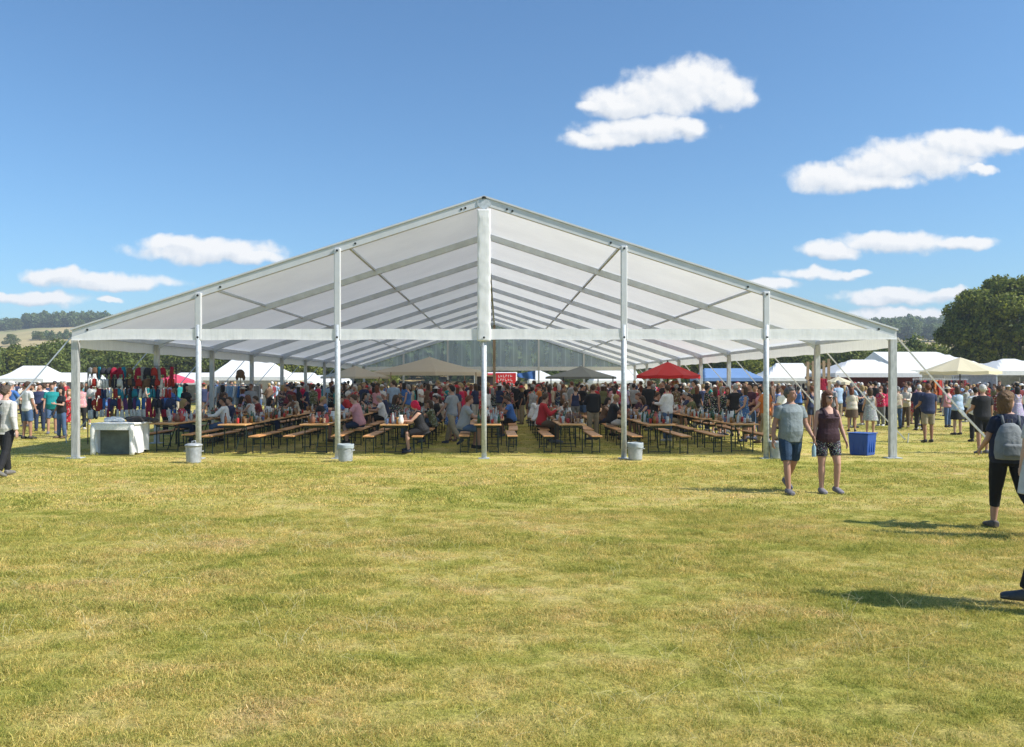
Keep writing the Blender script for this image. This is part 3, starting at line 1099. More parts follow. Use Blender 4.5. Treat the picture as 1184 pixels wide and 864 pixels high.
# ------------------------------------------------------------------ scattered stuff (grass and woods)
def scatter(name, pts, rot, scl, vi, variants, kind='stuff'):
    n = len(pts)
    me = bpy.data.meshes.new(name)
    me.vertices.add(n)
    me.vertices.foreach_set('co', np.asarray(pts, np.float32).ravel())
    for nm, ty, dat in (('rot', 'FLOAT_VECTOR', rot), ('scl', 'FLOAT_VECTOR', scl)):
        at_ = me.attributes.new(nm, ty, 'POINT')
        at_.data.foreach_set('vector', np.asarray(dat, np.float32).ravel())
    at_ = me.attributes.new('vi', 'INT', 'POINT')
    at_.data.foreach_set('value', np.asarray(vi, np.int32))
    me.update()
    o = link(name, me)
    col = bpy.data.collections.new(name + '_sources')
    for i, m_ in enumerate(variants):
        so = bpy.data.objects.new(f'{name}_source', m_)
        col.objects.link(so)
    ng = bpy.data.node_groups.new(name, 'GeometryNodeTree')
    ng.interface.new_socket('Geometry', in_out='INPUT', socket_type='NodeSocketGeometry')
    ng.interface.new_socket('Geometry', in_out='OUTPUT', socket_type='NodeSocketGeometry')
    gi = ng.nodes.new('NodeGroupInput')
    go = ng.nodes.new('NodeGroupOutput')
    ci = ng.nodes.new('GeometryNodeCollectionInfo')
    ci.inputs['Collection'].default_value = col
    ci.inputs['Separate Children'].default_value = True
    ci.inputs['Reset Children'].default_value = True
    ip = ng.nodes.new('GeometryNodeInstanceOnPoints')
    ip.inputs['Pick Instance'].default_value = True

    def attr(nm, ty):
        a = ng.nodes.new('GeometryNodeInputNamedAttribute')
        a.data_type = ty
        a.inputs['Name'].default_value = nm
        return [s for s in a.outputs if s.enabled and s.name == 'Attribute'][0]
    ng.links.new(gi.outputs[0], ip.inputs['Points'])
    ng.links.new(ci.outputs[0], ip.inputs['Instance'])
    ng.links.new(attr('vi', 'INT'), ip.inputs['Instance Index'])
    ng.links.new(attr('rot', 'FLOAT_VECTOR'), ip.inputs['Rotation'])
    ng.links.new(attr('scl', 'FLOAT_VECTOR'), ip.inputs['Scale'])
    ng.links.new(ip.outputs[0], go.inputs[0])
    md = o.modifiers.new('scatter', 'NODES')
    md.node_group = ng
    o['kind'] = kind
    return o


def tuft(seed, nb, rad, hmin, hmax, w, lean, mat):
    r = np.random.default_rng(seed)
    mb = MB()
    for i in range(nb):
        a, d = r.uniform(0, 2 * PI), rad * math.sqrt(r.random())
        bx, by = d * math.cos(a), d * math.sin(a)
        hh = r.uniform(hmin, hmax)
        la = r.uniform(0, 2 * PI)
        ln = hh * lean * r.uniform(.3, 1.5)
        dx, dy = math.cos(la) * ln, math.sin(la) * ln
        wx, wy = -math.sin(la) * w / 2, math.cos(la) * w / 2
        wa = r.uniform(0, PI)
        wx, wy = math.cos(wa) * w / 2, math.sin(wa) * w / 2
        vs = [(bx - wx, by - wy, -.005), (bx + wx, by + wy, -.005),
              (bx + dx * .35 + wx * .8, by + dy * .35 + wy * .8, hh * .6), (bx + dx * .35 - wx * .8, by + dy * .35 - wy * .8, hh * .6),
              (bx + dx, by + dy, hh * (1 - .25 * lean))]
        mb.add(vs, [(0, 1, 2, 3), (3, 2, 4)])
    return mb.mesh('tuft', mat)


tufts = [tuft(i, 60, .085, .012, .036, .0032, 1.7, MAT['blade']) for i in range(6)] + [tuft(10 + i, 44, .08, .02, .055, .0032, 1.5, MAT['blade']) for i in range(4)]
wide = [tuft(30 + i, 50, .17, .012, .036, .008, 1.6, MAT['blade']) for i in range(4)]
pts, rot, scl, vi = [], [], [], []


def vnoise(x, y, f, o=0.0):
    return noise.noise(V((x * f * .55 + o, y * f, o)))


def strew(y0, y1, dens, first, count, tall):
    r = np.random.default_rng(int(y0 * 10))
    hw0 = .70
    area = (y1 ** 2 - y0 ** 2) * hw0
    n = int(area * dens)
    for i in range(n):
        y = math.sqrt(r.uniform(y0 ** 2, y1 ** 2))
        x = r.uniform(-hw0, hw0) * y
        g1 = vnoise(x, y, .8, 3.7)
        g2 = vnoise(x, y, 3.1, 9.1)
        sz = 1.0 + .35 * g1 + .35 * g2
        if r.random() > .62 + .6 * (g1 * .5 + g2 * .5 + .3):
            continue
        k = first + int(r.integers(count))
        if tall and g1 * .5 + g2 * .7 > .14 and r.random() < .6:
            k = 6 + int(r.integers(4))
        pts.append((x, y, 0))
        rot.append((r.normal() * .12, r.normal() * .12, r.uniform(0, 6.28)))
        s = max(.5, sz) * r.uniform(.75, 1.25)
        scl.append((s, s, s * r.uniform(.8, 1.2)))
        vi.append(k)


strew(3.6, 7.0, 400, 0, 6, True)
strew(7.0, 12.0, 240, 0, 6, True)
strew(12.0, 19.0, 60, 10, 4, False)
strew(19.0, 34.0, 16, 10, 4, False)
tag(scatter('grass', pts, rot, scl, vi, tufts + wide), 'sunlit meadow grass mixing green and straw coloured blades', None)
# long pale stalks
stalk = []
for i in range(6):
    mb = MB()
    r = random.Random(i)
    for j in range(3):
        a = r.uniform(0, 6.28)
        L = r.uniform(.12, .26)
        bx, by = r.uniform(-.05, .05), r.uniform(-.05, .05)
        bend = r.uniform(.3, 1.3)
        P = [V((bx + math.cos(a) * L * bend * t ** 2, by + math.sin(a) * L * bend * t ** 2, L * t * (1 - .45 * bend * t))) for t in (0, .17, .34, .5, .67, .84, 1)]
        mb.tube(P, [.0013, .0012, .0011, .0010, .0009, .0007, .0004], 4)
    stalk.append(mb.mesh('stalk', MAT['straw']))
pts, rot, scl, vi = [], [], [], []
r = np.random.default_rng(77)
for i in range(800):
    y = math.sqrt(r.uniform(3.6 ** 2, 11 ** 2))
    x = r.uniform(-.7, .7) * y
    if vnoise(x, y, .9, 5.5) + .4 * vnoise(x, y, .25, 1.2) < r.uniform(-.1, .5):
        continue
    pts.append((x, y, 0))
    rot.append((0, 0, r.uniform(0, 6.28)))
    s = r.uniform(.5, 1.0)
    scl.append((s, s, s))
    vi.append(int(r.integers(6)))
tag(scatter('dry_grass_stalks', pts, rot, scl, vi, stalk), 'thin pale dry stalks standing out of the meadow grass', None)

# woods on the hills
farc = []
for i in range(4):
    rr = random.Random(90 + i)
    lobes = [((rr.uniform(-2, 2), rr.uniform(-2, 2), rr.uniform(4, 9)), (2.6, 2.6, 2.6)) for _ in range(8)]
    farc.append(quads_mesh('far_crown', leaf_cloud(lobes, 420, 1.5, 60 + i, shell=.7), MAT['leaf_far']))


def wood_patch(name, label, test, step, sc=(.9, 1.3), seed=0):
    r = random.Random(seed)
    P, Rr, S, I = [], [], [], []
    y = 185.0
    while y < 720:
        u = -140.0
        du = step * F / y
        while u < 1330:
            uu = u + r.uniform(-.5, .5) * du
            yy = y + r.uniform(-.5, .5) * step
            if test(uu, yy):
                x = ux(uu, yy)
                P.append((x, yy, hill_z(x, yy) - 1))
                Rr.append((0, 0, r.uniform(0, 6.28)))
                s = r.uniform(*sc)
                S.append((s, s, s * r.uniform(.85, 1.15)))
                I.append(r.randrange(4))
            u += du
        y += step
    tag(scatter(name, P, Rr, S, I, farc), label, None)


wood_patch('hilltop_wood', 'dense dark wood along the left hilltop above the stubble fields', lambda u, y: (y > 600 and 30 < u < 200) or (y > 640 and u <= 26), 5.0, (.75, 1.1), 1)
wood_patch('hedge_bank', 'thin dark hedge bank between two stubble fields', lambda u, y: abs(y - 436 - .1 * u) < 5 and u < 90 and 40 < u, 3.6, (.30, .5), 2)
wood_patch('hill_forest', 'bluish wooded hillside behind the tent and the oak',
           lambda u, y: 200 <= u and y > (190 if 330 < u < 900 else 470) and not (500 < u < 545 and 300 < y < 370) and not (u > 1040 and 500 < y < 585), 7.5, (.9, 1.3), 3)

# ------------------------------------------------------------------ the big tent
TY, BAY, NB = 20.0, 4.75, 9
XC, HW = -0.36, 9.92
ZR, SL = 6.285, 0.322
ZE = ZR - SL * HW
YB = TY + BAY * NB
tent = thing('festival_tent', (XC, TY, 0), 0, 'huge open sided white festival tent with translucent gabled roof and metal frame', 'tent')
PITCH = math.atan(SL)
CP = math.cos(PITCH)
depth = BAY * NB


def tz(x):
    return ZR - SL * abs(x)


for s in (-1, 1):
    rp = MB()
    nx_, ny_ = 14, NB * 6
    vs, fs = [], []
    for j in range(ny_ + 1):
        y = .07 + (depth - .14) * j / ny_
        ph = (j % 6) / 6
        for i in range(nx_ + 1):
            x = (HW + .05) * i / nx_
            sag = -.035 * math.sin(PI * ph) * math.sin(PI * min(1, i / nx_ * 1.02)) + .004 * noise.noise(V((x * 2, y * 2, s)))
            vs.append((s * x, y, tz(x) + .012 + sag))
    for j in range(ny_):
        for i in range(nx_):
            a = j * (nx_ + 1) + i
            fs.append((a, a + 1, a + nx_ + 2, a + nx_ + 1) if s > 0 else (a, a + nx_ + 1, a + nx_ + 2, a + 1))
    rp.add(vs, fs)
    rp.build('roof_panel', MAT['pvc'], tent, True)
    # side flap hanging from the eave
    ef = MB()
    vs, fs = [], []
    n_ = 120
    for i in range(n_ + 1):
        y = .05 + (depth - .1) * i / n_
        w_ = .012 * math.sin(y * 6.1) + .003 * math.sin(y * 17)
        vs += [(s * (HW + .055), y, ZE - .005), (s * (HW + .06 + w_), y, ZE - .42 + .012 * math.sin(y * 3.3))]
    for i in range(n_):
        fs.append((2 * i, 2 * i + 1, 2 * i + 3, 2 * i + 2))
    ef.add(vs, fs)
    ef.build('eave_flap', MAT['flap'], tent, True)
    eb = MB()
    eb.box((s * (HW - .06), depth / 2, ZE - .10), (.12, depth - .12, .10))
    eb.build('eave_beam', MAT['rafter'], tent)
    for px in (3.34, 6.62):
        pb = MB()
        pb.box((s * px, depth / 2, tz(px) - .045), (.06, depth - .12, .06))
        pb.build('purlin', MAT['rafter'], tent)
    for k in range(NB + 1):
        y = k * BAY
        rd = .185
        poly = [(s * .0, ZR), (s * HW, ZE), (s * HW, ZE - rd), (0, ZR - rd)]
        if s > 0:
            poly = poly[::-1]
        ra = MB()
        t_ = .055 if k in (0, NB) else .05
        dz = 0 if k == 0 else -.012
        ra.prism([(a, b + dz) for a, b in poly], y - t_, y + t_)
        r_ = ra.build('rafter', MAT['alu'] if k == 0 else MAT['rafter'], tent)
        if k == 0:
            # keder lip along the gable rafter
            lp = MB()
            lp.prism([(a, b + c) for (a, b), c in zip([(0, ZR), (s * (HW + .04), ZE - .013), (s * (HW + .04), ZE - .013), (0, ZR)][::(1 if s < 0 else -1)], ([.045, .045, .004, .004] if s < 0 else [.004, .004, .045, .045]))], y - .085, y + .03)
            lp.build('keder_rail', MAT['alu'], tent)
        # side post
        sp = MB()
        sp.box((s * (HW - .06), y, (ZE - .15) / 2 + .01), (.17 if k == 0 else .15, .12, ZE - .19))
        post = bevelled(sp.build('side_post', MAT['postgrey'], tent), .012)
        bp = MB()
        bp.box((s * (HW - .06), y - .01, .015), (.36, .26, .02))
        bp.build('base_plate', MAT['galv'], tent)
        kb = MB()
        kb.prism([(s * (HW - .01), ZE - .15), (s * (HW - .42), tz(HW - .42) - .235), (s * (HW - .34), tz(HW - .34) - .235), (s * (HW - .01), ZE - .36)][::(1 if s < 0 else -1)], y - .025, y + .025)
        kb.build('knee_bracket', MAT['rafter'], tent)
        # guy strap with stake
        out = 2.65
        a_ = V((s * (HW + .06), y, ZE - .18))
        e_ = V((s * (HW + out), y + .15, .0))
        gs = MB()
        mid = a_ + (e_ - a_) * .62
        gs.bar(a_, mid, .038 if s > 0 else .030, .010, up=(0, 1, 0))
        gs.build('guy_strap', MAT['strap'] if s > 0 else MAT['rafter'], tent)
        lw = MB()
        lw.bar(mid, e_ + V((0, 0, .10)), .05 if k == 0 else .032, .03, up=(0, 1, 0))
        lw.build('tension_bar', MAT['postgrey'], tent)
        rt = MB()
        rt.bar(mid - (e_ - a_).normalized() * .12, mid + (e_ - a_).normalized() * .12, .075, .05, up=(0, 1, 0))
        rt.build('ratchet', MAT['galv'], tent)
        st = MB()
        st.tube([e_ + V((s * .06, 0, -.1)), e_ + V((s * .10, 0, .30))], .016, 8)
        st.build('ground_stake', MAT['galv'], tent)
rb = MB()
rb.box((0, depth / 2, ZR - .14), (.10, depth - .2, .14))
rb.build('ridge_beam', MAT['rafter'], tent)
# ridge joint of the gable
rj = MB()
rj.prism([(-.16, ZR - .09), (0, ZR - .03), (.16, ZR - .09), (.16, ZR - .20), (0, ZR - .30), (-.16, ZR - .20)], -.075, -.057)
rj.build('ridge_plate', MAT['galv'], tent)
rc = MB()
rc.lathe([(.0, -.05), (.05, -.05), (.06, -.02), (.04, .0), (.0, .01)], (0, -.06, ZR + .02), 10)
rc.build('ridge_cap', MAT['black'], tent)
bolt = MB()
bolt.tube([(0, -.012, 0), (0, 0, 0)], .028, 8)
bme = bolt.mesh('bolt', MAT['black'])
for bx in (-.45, -.55, .55, .68, -3.1, 3.05, -6.35, 6.35, -9.55, 9.5):
    link('bolt', bme, tent, (bx, -.056, tz(bx) - .11))
# gable cross flap: white cloth over the gable beam, cut under the rafters
ZV0, ZV1 = 2.855, 3.115
gp = MB()
gp.box((0, .02, (ZV0 + ZV1) / 2 + .02), (2 * HW - .3, .05, .09))
gp.build('gable_beam', MAT['rafter'], tent)
gf = MB()
n_ = 420
vs, fs = [], []
for i in range(n_ + 1):
    x = -HW + .02 + (2 * HW - .04) * i / n_
    zt = min(ZV1, tz(x) - .178)
    for j in range(5):
        t = j / 4
        z = zt + (ZV0 + .012 * math.sin(x * 2.1) - zt) * t
        wob = .005 * noise.noise(V((x * 3.0, t * .6, 0))) + .006 * noise.noise(V((x * 13 + t * 1.5, t * .8, 4))) - (.008 if j == 4 else 0)
        vs.append((x, -.122 + wob, z))
for i in range(n_):
    for j in range(4):
        a = i * 5 + j
        fs.append((a, a + 1, a + 6, a + 5))
gf.add(vs, fs)
gf.build('gable_flap', MAT['flap'], tent, True)
# gable poles
for i, gx in enumerate((-6.86, -3.52, 0.0, 3.36, 6.78)):
    lowp = MB()
    lowp.tube([(gx, -.09, .0), (gx, -.09, ZV1 + .1 if i != 2 else ZV0)], .066 if i != 2 else .062, 12)
    lowp.build('gable_pole', MAT['galv'], tent, True)
    bp = MB()
    bp.box((gx, -.09, .012), (.26, .22, .018))
    bp.build('base_plate', MAT['galv'], tent)
    if i != 2:
        up = MB()
        up.box((gx, -.10, (tz(gx) - .10 + ZV0) / 2), (.155, .09, tz(gx) - .10 - ZV0 + .02))
        bevelled(up.build('pole_sleeve', MAT['van_white'] if False else MAT['alu'], tent), .02)
        link('bolt', bme, tent, (gx, -.155, ZV0 + .06))
        link('bolt', bme, tent, (gx, -.155, tz(gx) - .16))
    else:
        wrap = MB()
        n1, n2 = 24, 90
        vs, fs = [], []
        for j in range(n2 + 1):
            z = ZV0 - .03 + (ZR - .28 - ZV0) * j / n2
            for k in range(n1):
                a = 2 * PI * k / n1
                rr = .158 + .004 * math.sin(z * 13 + a * 2) + .018 * noise.noise(V((math.cos(a) * 2, math.sin(a) * 2, z * 7)))
                ca, sa = math.cos(a), math.sin(a)
                ca, sa = math.copysign(abs(ca) ** .45, ca), math.copysign(abs(sa) ** .45, sa)
                vs.append((gx + rr * ca, -.125 + .36 * rr * sa, z))
        for j in range(n2):
            for k in range(n1):
                k2 = (k + 1) % n1
                fs.append((j * n1 + k, j * n1 + k2, (j + 1) * n1 + k2, (j + 1) * n1 + k))
        fs.append(tuple(range(n1 - 1, -1, -1)))
        fs.append(tuple(n2 * n1 + k for k in range(n1)))
        wrap.add(vs, fs)
        wrap.build('pole_wrap', MAT['flap'], tent, True)
        link('bolt', bme, tent, (gx, -.195, ZV0 + .05))
    # far gable pole
    fpz = tz(gx) - .23
    fp = MB()
    fp.box((gx, depth - .08, fpz / 2), (.20 if i == 2 else .13, .10, fpz))
    fp.build('gable_pole', MAT['timber'] if i == 2 else MAT['alu'], tent)
# far gable: clear sheet above a cloth band
cs = MB()
cs.prism([(-HW + .3, 2.93), (HW - .3, 2.93), (HW - .3, ZE - .02 - .2 + .1), (0, ZR - .24), (-HW + .3, ZE - .02 - .2 + .1)], depth + .06, depth + .065)
cs.build('clear_gable_sheet', MAT['clear'], tent)
fb = MB()
fb.box((0, depth + .02, 2.77), (2 * HW - .2, .04, .30))
fb.build('gable_band', MAT['flap'], tent)


# ------------------------------------------------------------------ tables, benches and what stands on them
def trestle(w, h, foot, mat):
    mb = MB()
    for s in (-1, 1):
        mb.box((s * (w / 2 - .02), 0, h / 2), (.024, .024, h))
    mb.box((0, 0, .045), (w - .065, .020, .018))
    mb.box((0, 0, h - .03), (w - .065, .022, .035))
    return mb.mesh('leg_frame', mat)


def plank_top(w, L, t, z):
    mb = MB()
    mb.box((0, L / 2, z - t / 2), (w, L, t))
    mb.box((0, L / 2, z - t - .016), (w * .7, L * .9, .03), mi=1)
    return mb


TL = 2.2
tt = plank_top(.70, TL, .032, .765)
table_top = tt.mesh('table_top', [MAT['tablewood'], MAT['darkgreen']])
t_leg = trestle(.60, .70, .1, MAT['darkgreen'])
bench_top = plank_top(.27, TL, .030, .475).mesh('seat', [MAT['bench'], MAT['darkgreen']])
b_leg = trestle(.24, .42, .1, MAT['darkgreen'])
tb_ = MB()
tb_.bar((0, .34, .06), (0, .95, .70), .02, .02)
t_brace = tb_.mesh('brace', MAT['darkgreen'])


def make_table(loc, rz, label):
    t = thing('beer_table', loc, rz, label, 'table', 'long wooden tables under the tent')
    bevelled(link('table_top', table_top, t), .006)
    for y in (.32, TL - .32):
        link('leg_frame', t_leg, t, (0, y, 0))
    link('brace', t_brace, t)
    return t


def make_bench(loc, rz, label):
    t = thing('beer_bench', loc, rz, label, 'bench', 'wooden benches along the tables')
    bevelled(link('seat', bench_top, t), .006)
    for y in (.28, TL - .28):
        link('leg_frame', b_leg, t, (0, y, 0))
    return t


COLS = [-8.75, -6.80, -4.75, -2.70, -0.25, 1.92, 4.10, 6.30]
ROWS = [21.0, 23.65, 26.3, 28.95, 31.6]
ROWN = ['front', 'second', 'third', 'fourth', 'fifth']

prof_b = [(.0, 0), (.032, 0), (.034, .01), (.034, .13), (.028, .16), (.014, .19), (.013, .235), (.016, .24), (.0, .24)]
bottle_me = MB().lathe(prof_b, n=12).mesh('bottle', MAT['glass'], True)
glass_me = MB().lathe([(.0, 0), (.030, 0), (.036, .07), (.040, .145), (.037, .145), (.033, .07), (.027, .012), (.0, .012)], n=12).mesh('glass', MAT['glass'], True)
cup_me = MB().lathe([(.0, 0), (.028, 0), (.040, .10), (.043, .104), (.038, .10), (.027, .006), (.0, .006)], n=12).mesh('cup', MAT['ceramic'], True)
can_me = MB().lathe([(.0, 0), (.026, 0), (.032, .008), (.032, .105), (.027, .118), (.0, .116)], n=12).mesh('can', MAT['ceramic'], True)
pm = MB()
pm.lathe([(.0, .006), (.07, .006), (.115, .020), (.118, .022), (.07, .012), (.0, .012)], n=18)
plate_me = pm.mesh('plate', MAT['ceramic'], True)
jug_me = MB().lathe([(.0, 0), (.055, 0), (.075, .05), (.07, .13), (.045, .18), (.052, .215), (.047, .215), (.040, .18), (.0, .17)], n=14).mesh('jug', MAT['ceramic'], True)
ITEMS = [('bottle', bottle_me, [('amber', (.16, .05, .01)), ('green', (.02, .10, .03)), ('clear', (.60, .66, .66))], 'drinks bottle'),
         ('drinking_glass', glass_me, [('clear', (.70, .74, .74)), ('amber filled', (.45, .22, .04))], 'drinking glass'),
         ('paper_cup', cup_me, [('white', (.72, .71, .69)), ('red', (.50, .05, .05)), ('blue', (.12, .22, .45)), ('beige', (.45, .33, .22))], 'paper cup'),
         ('drink_can', can_me, [('red', (.45, .03, .03)), ('silver', (.45, .46, .48)), ('dark', (.05, .05, .06))], 'drink can'),
         ('plate', plate_me, [('white', (.70, .69, .67)), ('brown', (.30, .17, .09))], 'plate'),
         ('jug', jug_me, [('white', (.66, .64, .60)), ('brown', (.20, .09, .05)), ('red', (.40, .06, .04))], 'jug')]


def clutter(cx, y0, zt, n, where, r, ylo=.1, yhi=TL - .1, wx=.30):
    used_ = []
    for i in range(n):
        for _ in range(14):
            x, y = r.uniform(-wx, wx), r.uniform(ylo, yhi)
            if all((x - a) ** 2 + (y - b) ** 2 > .0068 for a, b in used_):
                break
        else:
            continue
        used_.append((x, y))
        nm, me, cs_, wd = ITEMS[r.choices(range(6), (26, 22, 26, 12, 8, 6))[0]]
        cn, cc = r.choice(cs_)
        o = link(nm, me, None, (cx + x, y0 + y, zt), cc)
        o.rotation_euler.z = r.uniform(0, 6.28)
        o.scale = (1.05, 1.05, r.uniform(.95, 1.3))
        tag(o, f'{cn} {wd} in the clutter on {where}', wd.split()[-1], 'drinks and dishes on the tables')


rr_ = random.Random(12)
TABLES = []
for ri, y0 in enumerate(ROWS):
    for ci_, cx in enumerate(COLS):
        cx = cx + XC * 0 + rr_.uniform(-.05, .05)
        yy = y0 + rr_.uniform(-.08, .12) + (0.35 if ci_ == 7 else 0.0) + (0.5 if ci_ == 0 else 0)
        rz = D2R(rr_.uniform(-1.2, 1.2))
        wh = f'the {ROWN[ri]} row table {from_left(ci_)}'
        make_table((cx, yy, 0), rz, f'long orange-brown beer table in the {ROWN[ri]} row, {from_left(ci_)}')
        TABLES.append((cx, yy, ri, ci_))
        for s in (-1, 1):
            make_bench((cx + s * (.62 + rr_.uniform(-.03, .05)), yy + rr_.uniform(-.12, .05), 0), rz + D2R(rr_.uniform(-1, 1)),
                       f"narrow wooden bench on the {'left' if s < 0 else 'right'} side of {wh}")
        if ri < 4:
            clutter(cx, yy, .767, (46, 42, 24, 8)[ri] if not (ri == 0 and ci_ == 0) else 20, wh, rr_, .12 if ri else (.12 if ci_ in (3,) else .35))

# seated people
SEATZ = {}
for k_ in SITS:
    SEATZ[k_] = 0.0
rs = random.Random(21)
tops_w = ['white'] * 7 + ['cream'] * 2 + ['grey'] * 5 + ['black'] * 11 + ['navy'] * 8 + ['red'] * 8 + ['maroon'] * 7 + ['blue'] * 4 + ['pale blue'] * 3 + ['teal'] * 2 + ['pink'] * 4 + ['orange'] * 2 + ['brown'] * 8 + ['olive'] * 4 + ['lilac'] * 2 + ['beige'] * 3 + ['crimson'] * 3 + ['plum'] * 3
bots_w = ['blue'] * 6 + ['navy'] * 4 + ['black'] * 6 + ['khaki'] * 3 + ['grey'] * 3 + ['brown'] * 2 + ['white']
hairs_w = ['brown'] * 7 + ['dark'] * 6 + ['blonde'] * 3 + ['grey'] * 4 + ['auburn'] * 2 + ['white']


def rand_look():
    return rs.choice(tops_w), rs.choice(bots_w), rs.choice(hairs_w)


def sit(cx, yy, side, slot, key, look, zone):
    x = cx + side * .70
    y = yy + .38 + slot * .70 + rs.uniform(-.06, .06)
    rz = D2R(-90 if side > 0 else 90) + D2R(rs.uniform(-10, 10))
    return person(key, x, y, rz, *look, zone, z=.02)


seated = 0
for cx, yy, ri, ci_ in TABLES:
    if ri == 0:
        continue
    for side in (-1, 1):
        for slot in range(3):
            pr = (0, .24, .28, .25, .2)[ri]
            if rs.random() < pr and seated < 46:
                sit(cx, yy, side, slot, rs.choice(SITS), rand_look(), f'seated, {ROWN[ri]} row')
                seated += 1

# ------------------------------------------------------------------ people one can pick out in the photograph
TABSET = TABLES


def free(x, y, d=.55):
    for a, b in SPOTS:
        if (a - x) ** 2 + (b - y) ** 2 < d * d:
            return False
    for cx, yy, ri, ci_ in TABSET:
        if abs(x - cx) < 1.08 and yy - .3 < y < yy + 2.45:
            return False
    for k in range(NB + 1):
        yb = TY + k * BAY
        if abs(y - yb) < .35 and (abs(x - XC - HW) < .4 or abs(x - XC + HW) < .4):
            return False
    return True


NAMED = [  # arch, u, v of the feet, facing (deg, 0 = towards the camera), top, bottom, hair, zone
    ('m_tee_shorts', 32, 508, 150, 'white', 'blue', 'brown', 'beyond left corner post'),
    ('m_cap', 13, 506, 160, 'blue', 'khaki', 'grey', 'beyond left corner post'),
    ('m_tee_shorts', 60, 502, 30, 'teal', 'blue', 'brown', 'beyond left corner post'),
    ('f_tee_jeans', 71, 507, -30, 'black', 'blue', 'dark', 'beyond left corner post'),
    ('f_dress', 80, 505, 10, 'red', 'white', 'blonde', 'beyond left corner post'),
    ('f_print_trousers', 94, 497, 200, 'pink', 'black', 'brown', 'beside left corner post'),
    ('m_shirt_trousers', 46, 499, 20, 'navy', 'navy', 'dark', 'beyond left corner post'),
    ('f_tank_shorts', 3, 498, 60, 'pink', 'blue', 'brown', 'beyond left corner post'),
    ('f_dress', 1006, 503, 170, 'grey', 'white', 'brown', 'behind the blue bin'),
    ('f_blouse_skirt', 985, 499, 160, 'cream', 'brown', 'auburn', 'behind the blue bin'),
    ('m_tee_jeans', 969, 492, 200, 'pale blue', 'khaki', 'grey', 'behind the blue bin'),
    ('f_tee_jeans', 1023, 492, 175, 'crimson', 'black', 'dark', 'by right corner post'),
    ('m_tee_shorts', 1051, 488, 170, 'white', 'black', 'brown', 'by right guy strap'),
    ('m_tee_shorts', 1073, 512, 175, 'navy', 'khaki', 'auburn', 'by right guy strap'),
    ('f_blouse_skirt', 1107, 503, 190, 'pale blue', 'black', 'brown', 'by right guy strap'),
    ('m_shirt_trousers', 1128, 511, 178, 'white', 'black', 'dark', 'right of guy strap'),
    ('m_tee_shorts', 1136, 525, 175, 'black', 'black', 'white', 'right of guy strap'),
    ('f_print_trousers', 1155, 505, 200, 'maroon', 'brown', 'brown', 'right of guy strap'),
    ('f_dress', 1176, 500, 190, 'lilac', 'white', 'dark', 'right of guy strap'),
    ('m_tee_jeans', 1012, 488, 150, 'black', 'navy', 'dark', 'behind the blue bin'),
    ('m_tee_jeans', 801, 516, 178, 'black', 'brown', 'auburn', 'amid the tables'),
    ('f_tank_shorts', 690, 503, 182, 'navy', 'grey', 'brown', 'amid the tables'),
    ('m_tee_shorts', 583, 484, 180, 'grey', 'khaki', 'brown', 'amid the tables'),
    ('m_tee_jeans', 602, 487, 182, 'beige', 'khaki', 'dark', 'amid the tables'),
    ('f_tee_jeans', 435, 493, 170, 'pink', 'navy', 'auburn', 'amid the tables'),
    ('m_tee_jeans', 455, 492, 190, 'pale blue', 'blue', 'brown', 'amid the tables'),
    ('m_tee_shorts', 516, 502, 176, 'teal', 'black', 'auburn', 'amid the tables'),
    ('m_bend', 312, 497, 150, 'maroon', 'black', 'dark', 'amid the tables'),
    ('f_hat', 345, 492, 120, 'black', 'black', 'dark', 'amid the tables'),
    ('m_bend', 190, 503, 100, 'blue', 'black', 'dark', 'by the hat stall'),
    ('f_tee_jeans', 215, 500, 60, 'black', 'navy', 'dark', 'by the hat stall'),
    ('m_shirt_trousers', 290, 494, 20, 'grey', 'black', 'auburn', 'amid the tables'),
    ('f_print_trousers', 362, 490, 170, 'olive', 'brown', 'brown', 'amid the tables'),
    ('f_blouse_skirt', 636, 487, 185, 'beige', 'brown', 'brown', 'amid the tables'),
    ('f_dress', 712, 494, 200, 'white', 'white', 'brown', 'amid the tables'),
    ('m_shirt_trousers', 733, 490, 170, 'grey', 'black', 'dark', 'amid the tables'),
    ('f_tank_shorts', 775, 494, 175, 'crimson', 'navy', 'dark', 'amid the tables'),
    ('m_shirt_trousers', 786, 486, 150, 'pale blue', 'grey', 'dark', 'amid the tables'),
    ('f_print_trousers', 668, 485, 90, 'white', 'black', 'dark', 'amid the tables'),
    ('f_tee_jeans', 545, 486, 100, 'red', 'blue', 'auburn', 'amid the tables'),
    ('m_shirt_trousers', 530, 487, 185, 'white', 'blue', 'brown', 'amid the tables'),
    ('m_shirt_trousers', 875, 492, 160, 'pale blue', 'grey', 'white', 'by side posts'),
    ('f_hat', 850, 488, 200, 'cream', 'white', 'brown', 'by right side posts'),
]
for key, u, v, deg, tp_, bt_, hr_, zone in NAMED:
    q = at(u, v)
    x, y = q.x, q.y
    for _ in range(60):
        if free(x, y, .42):
            break
        y += .12
        x += rs.uniform(-.05, .05)
    person(key, x, y, D2R(deg), tp_, bt_, hr_, zone)

# seated ones one can pick out
cx, yy = [(a, b) for a, b, r0, c0 in TABLES if r0 == 1 and c0 == 5][0]
sit(cx, yy, -1, 0, 'm_sit_shirt', ('red', 'brown', 'brown'), 'seated, second row')
cx, yy = [(a, b) for a, b, r0, c0 in TABLES if r0 == 0 and c0 == 4][0]
sit(cx, yy, -1, 1, 'm_sit', ('grey', 'blue', 'auburn'), 'seated, front row')

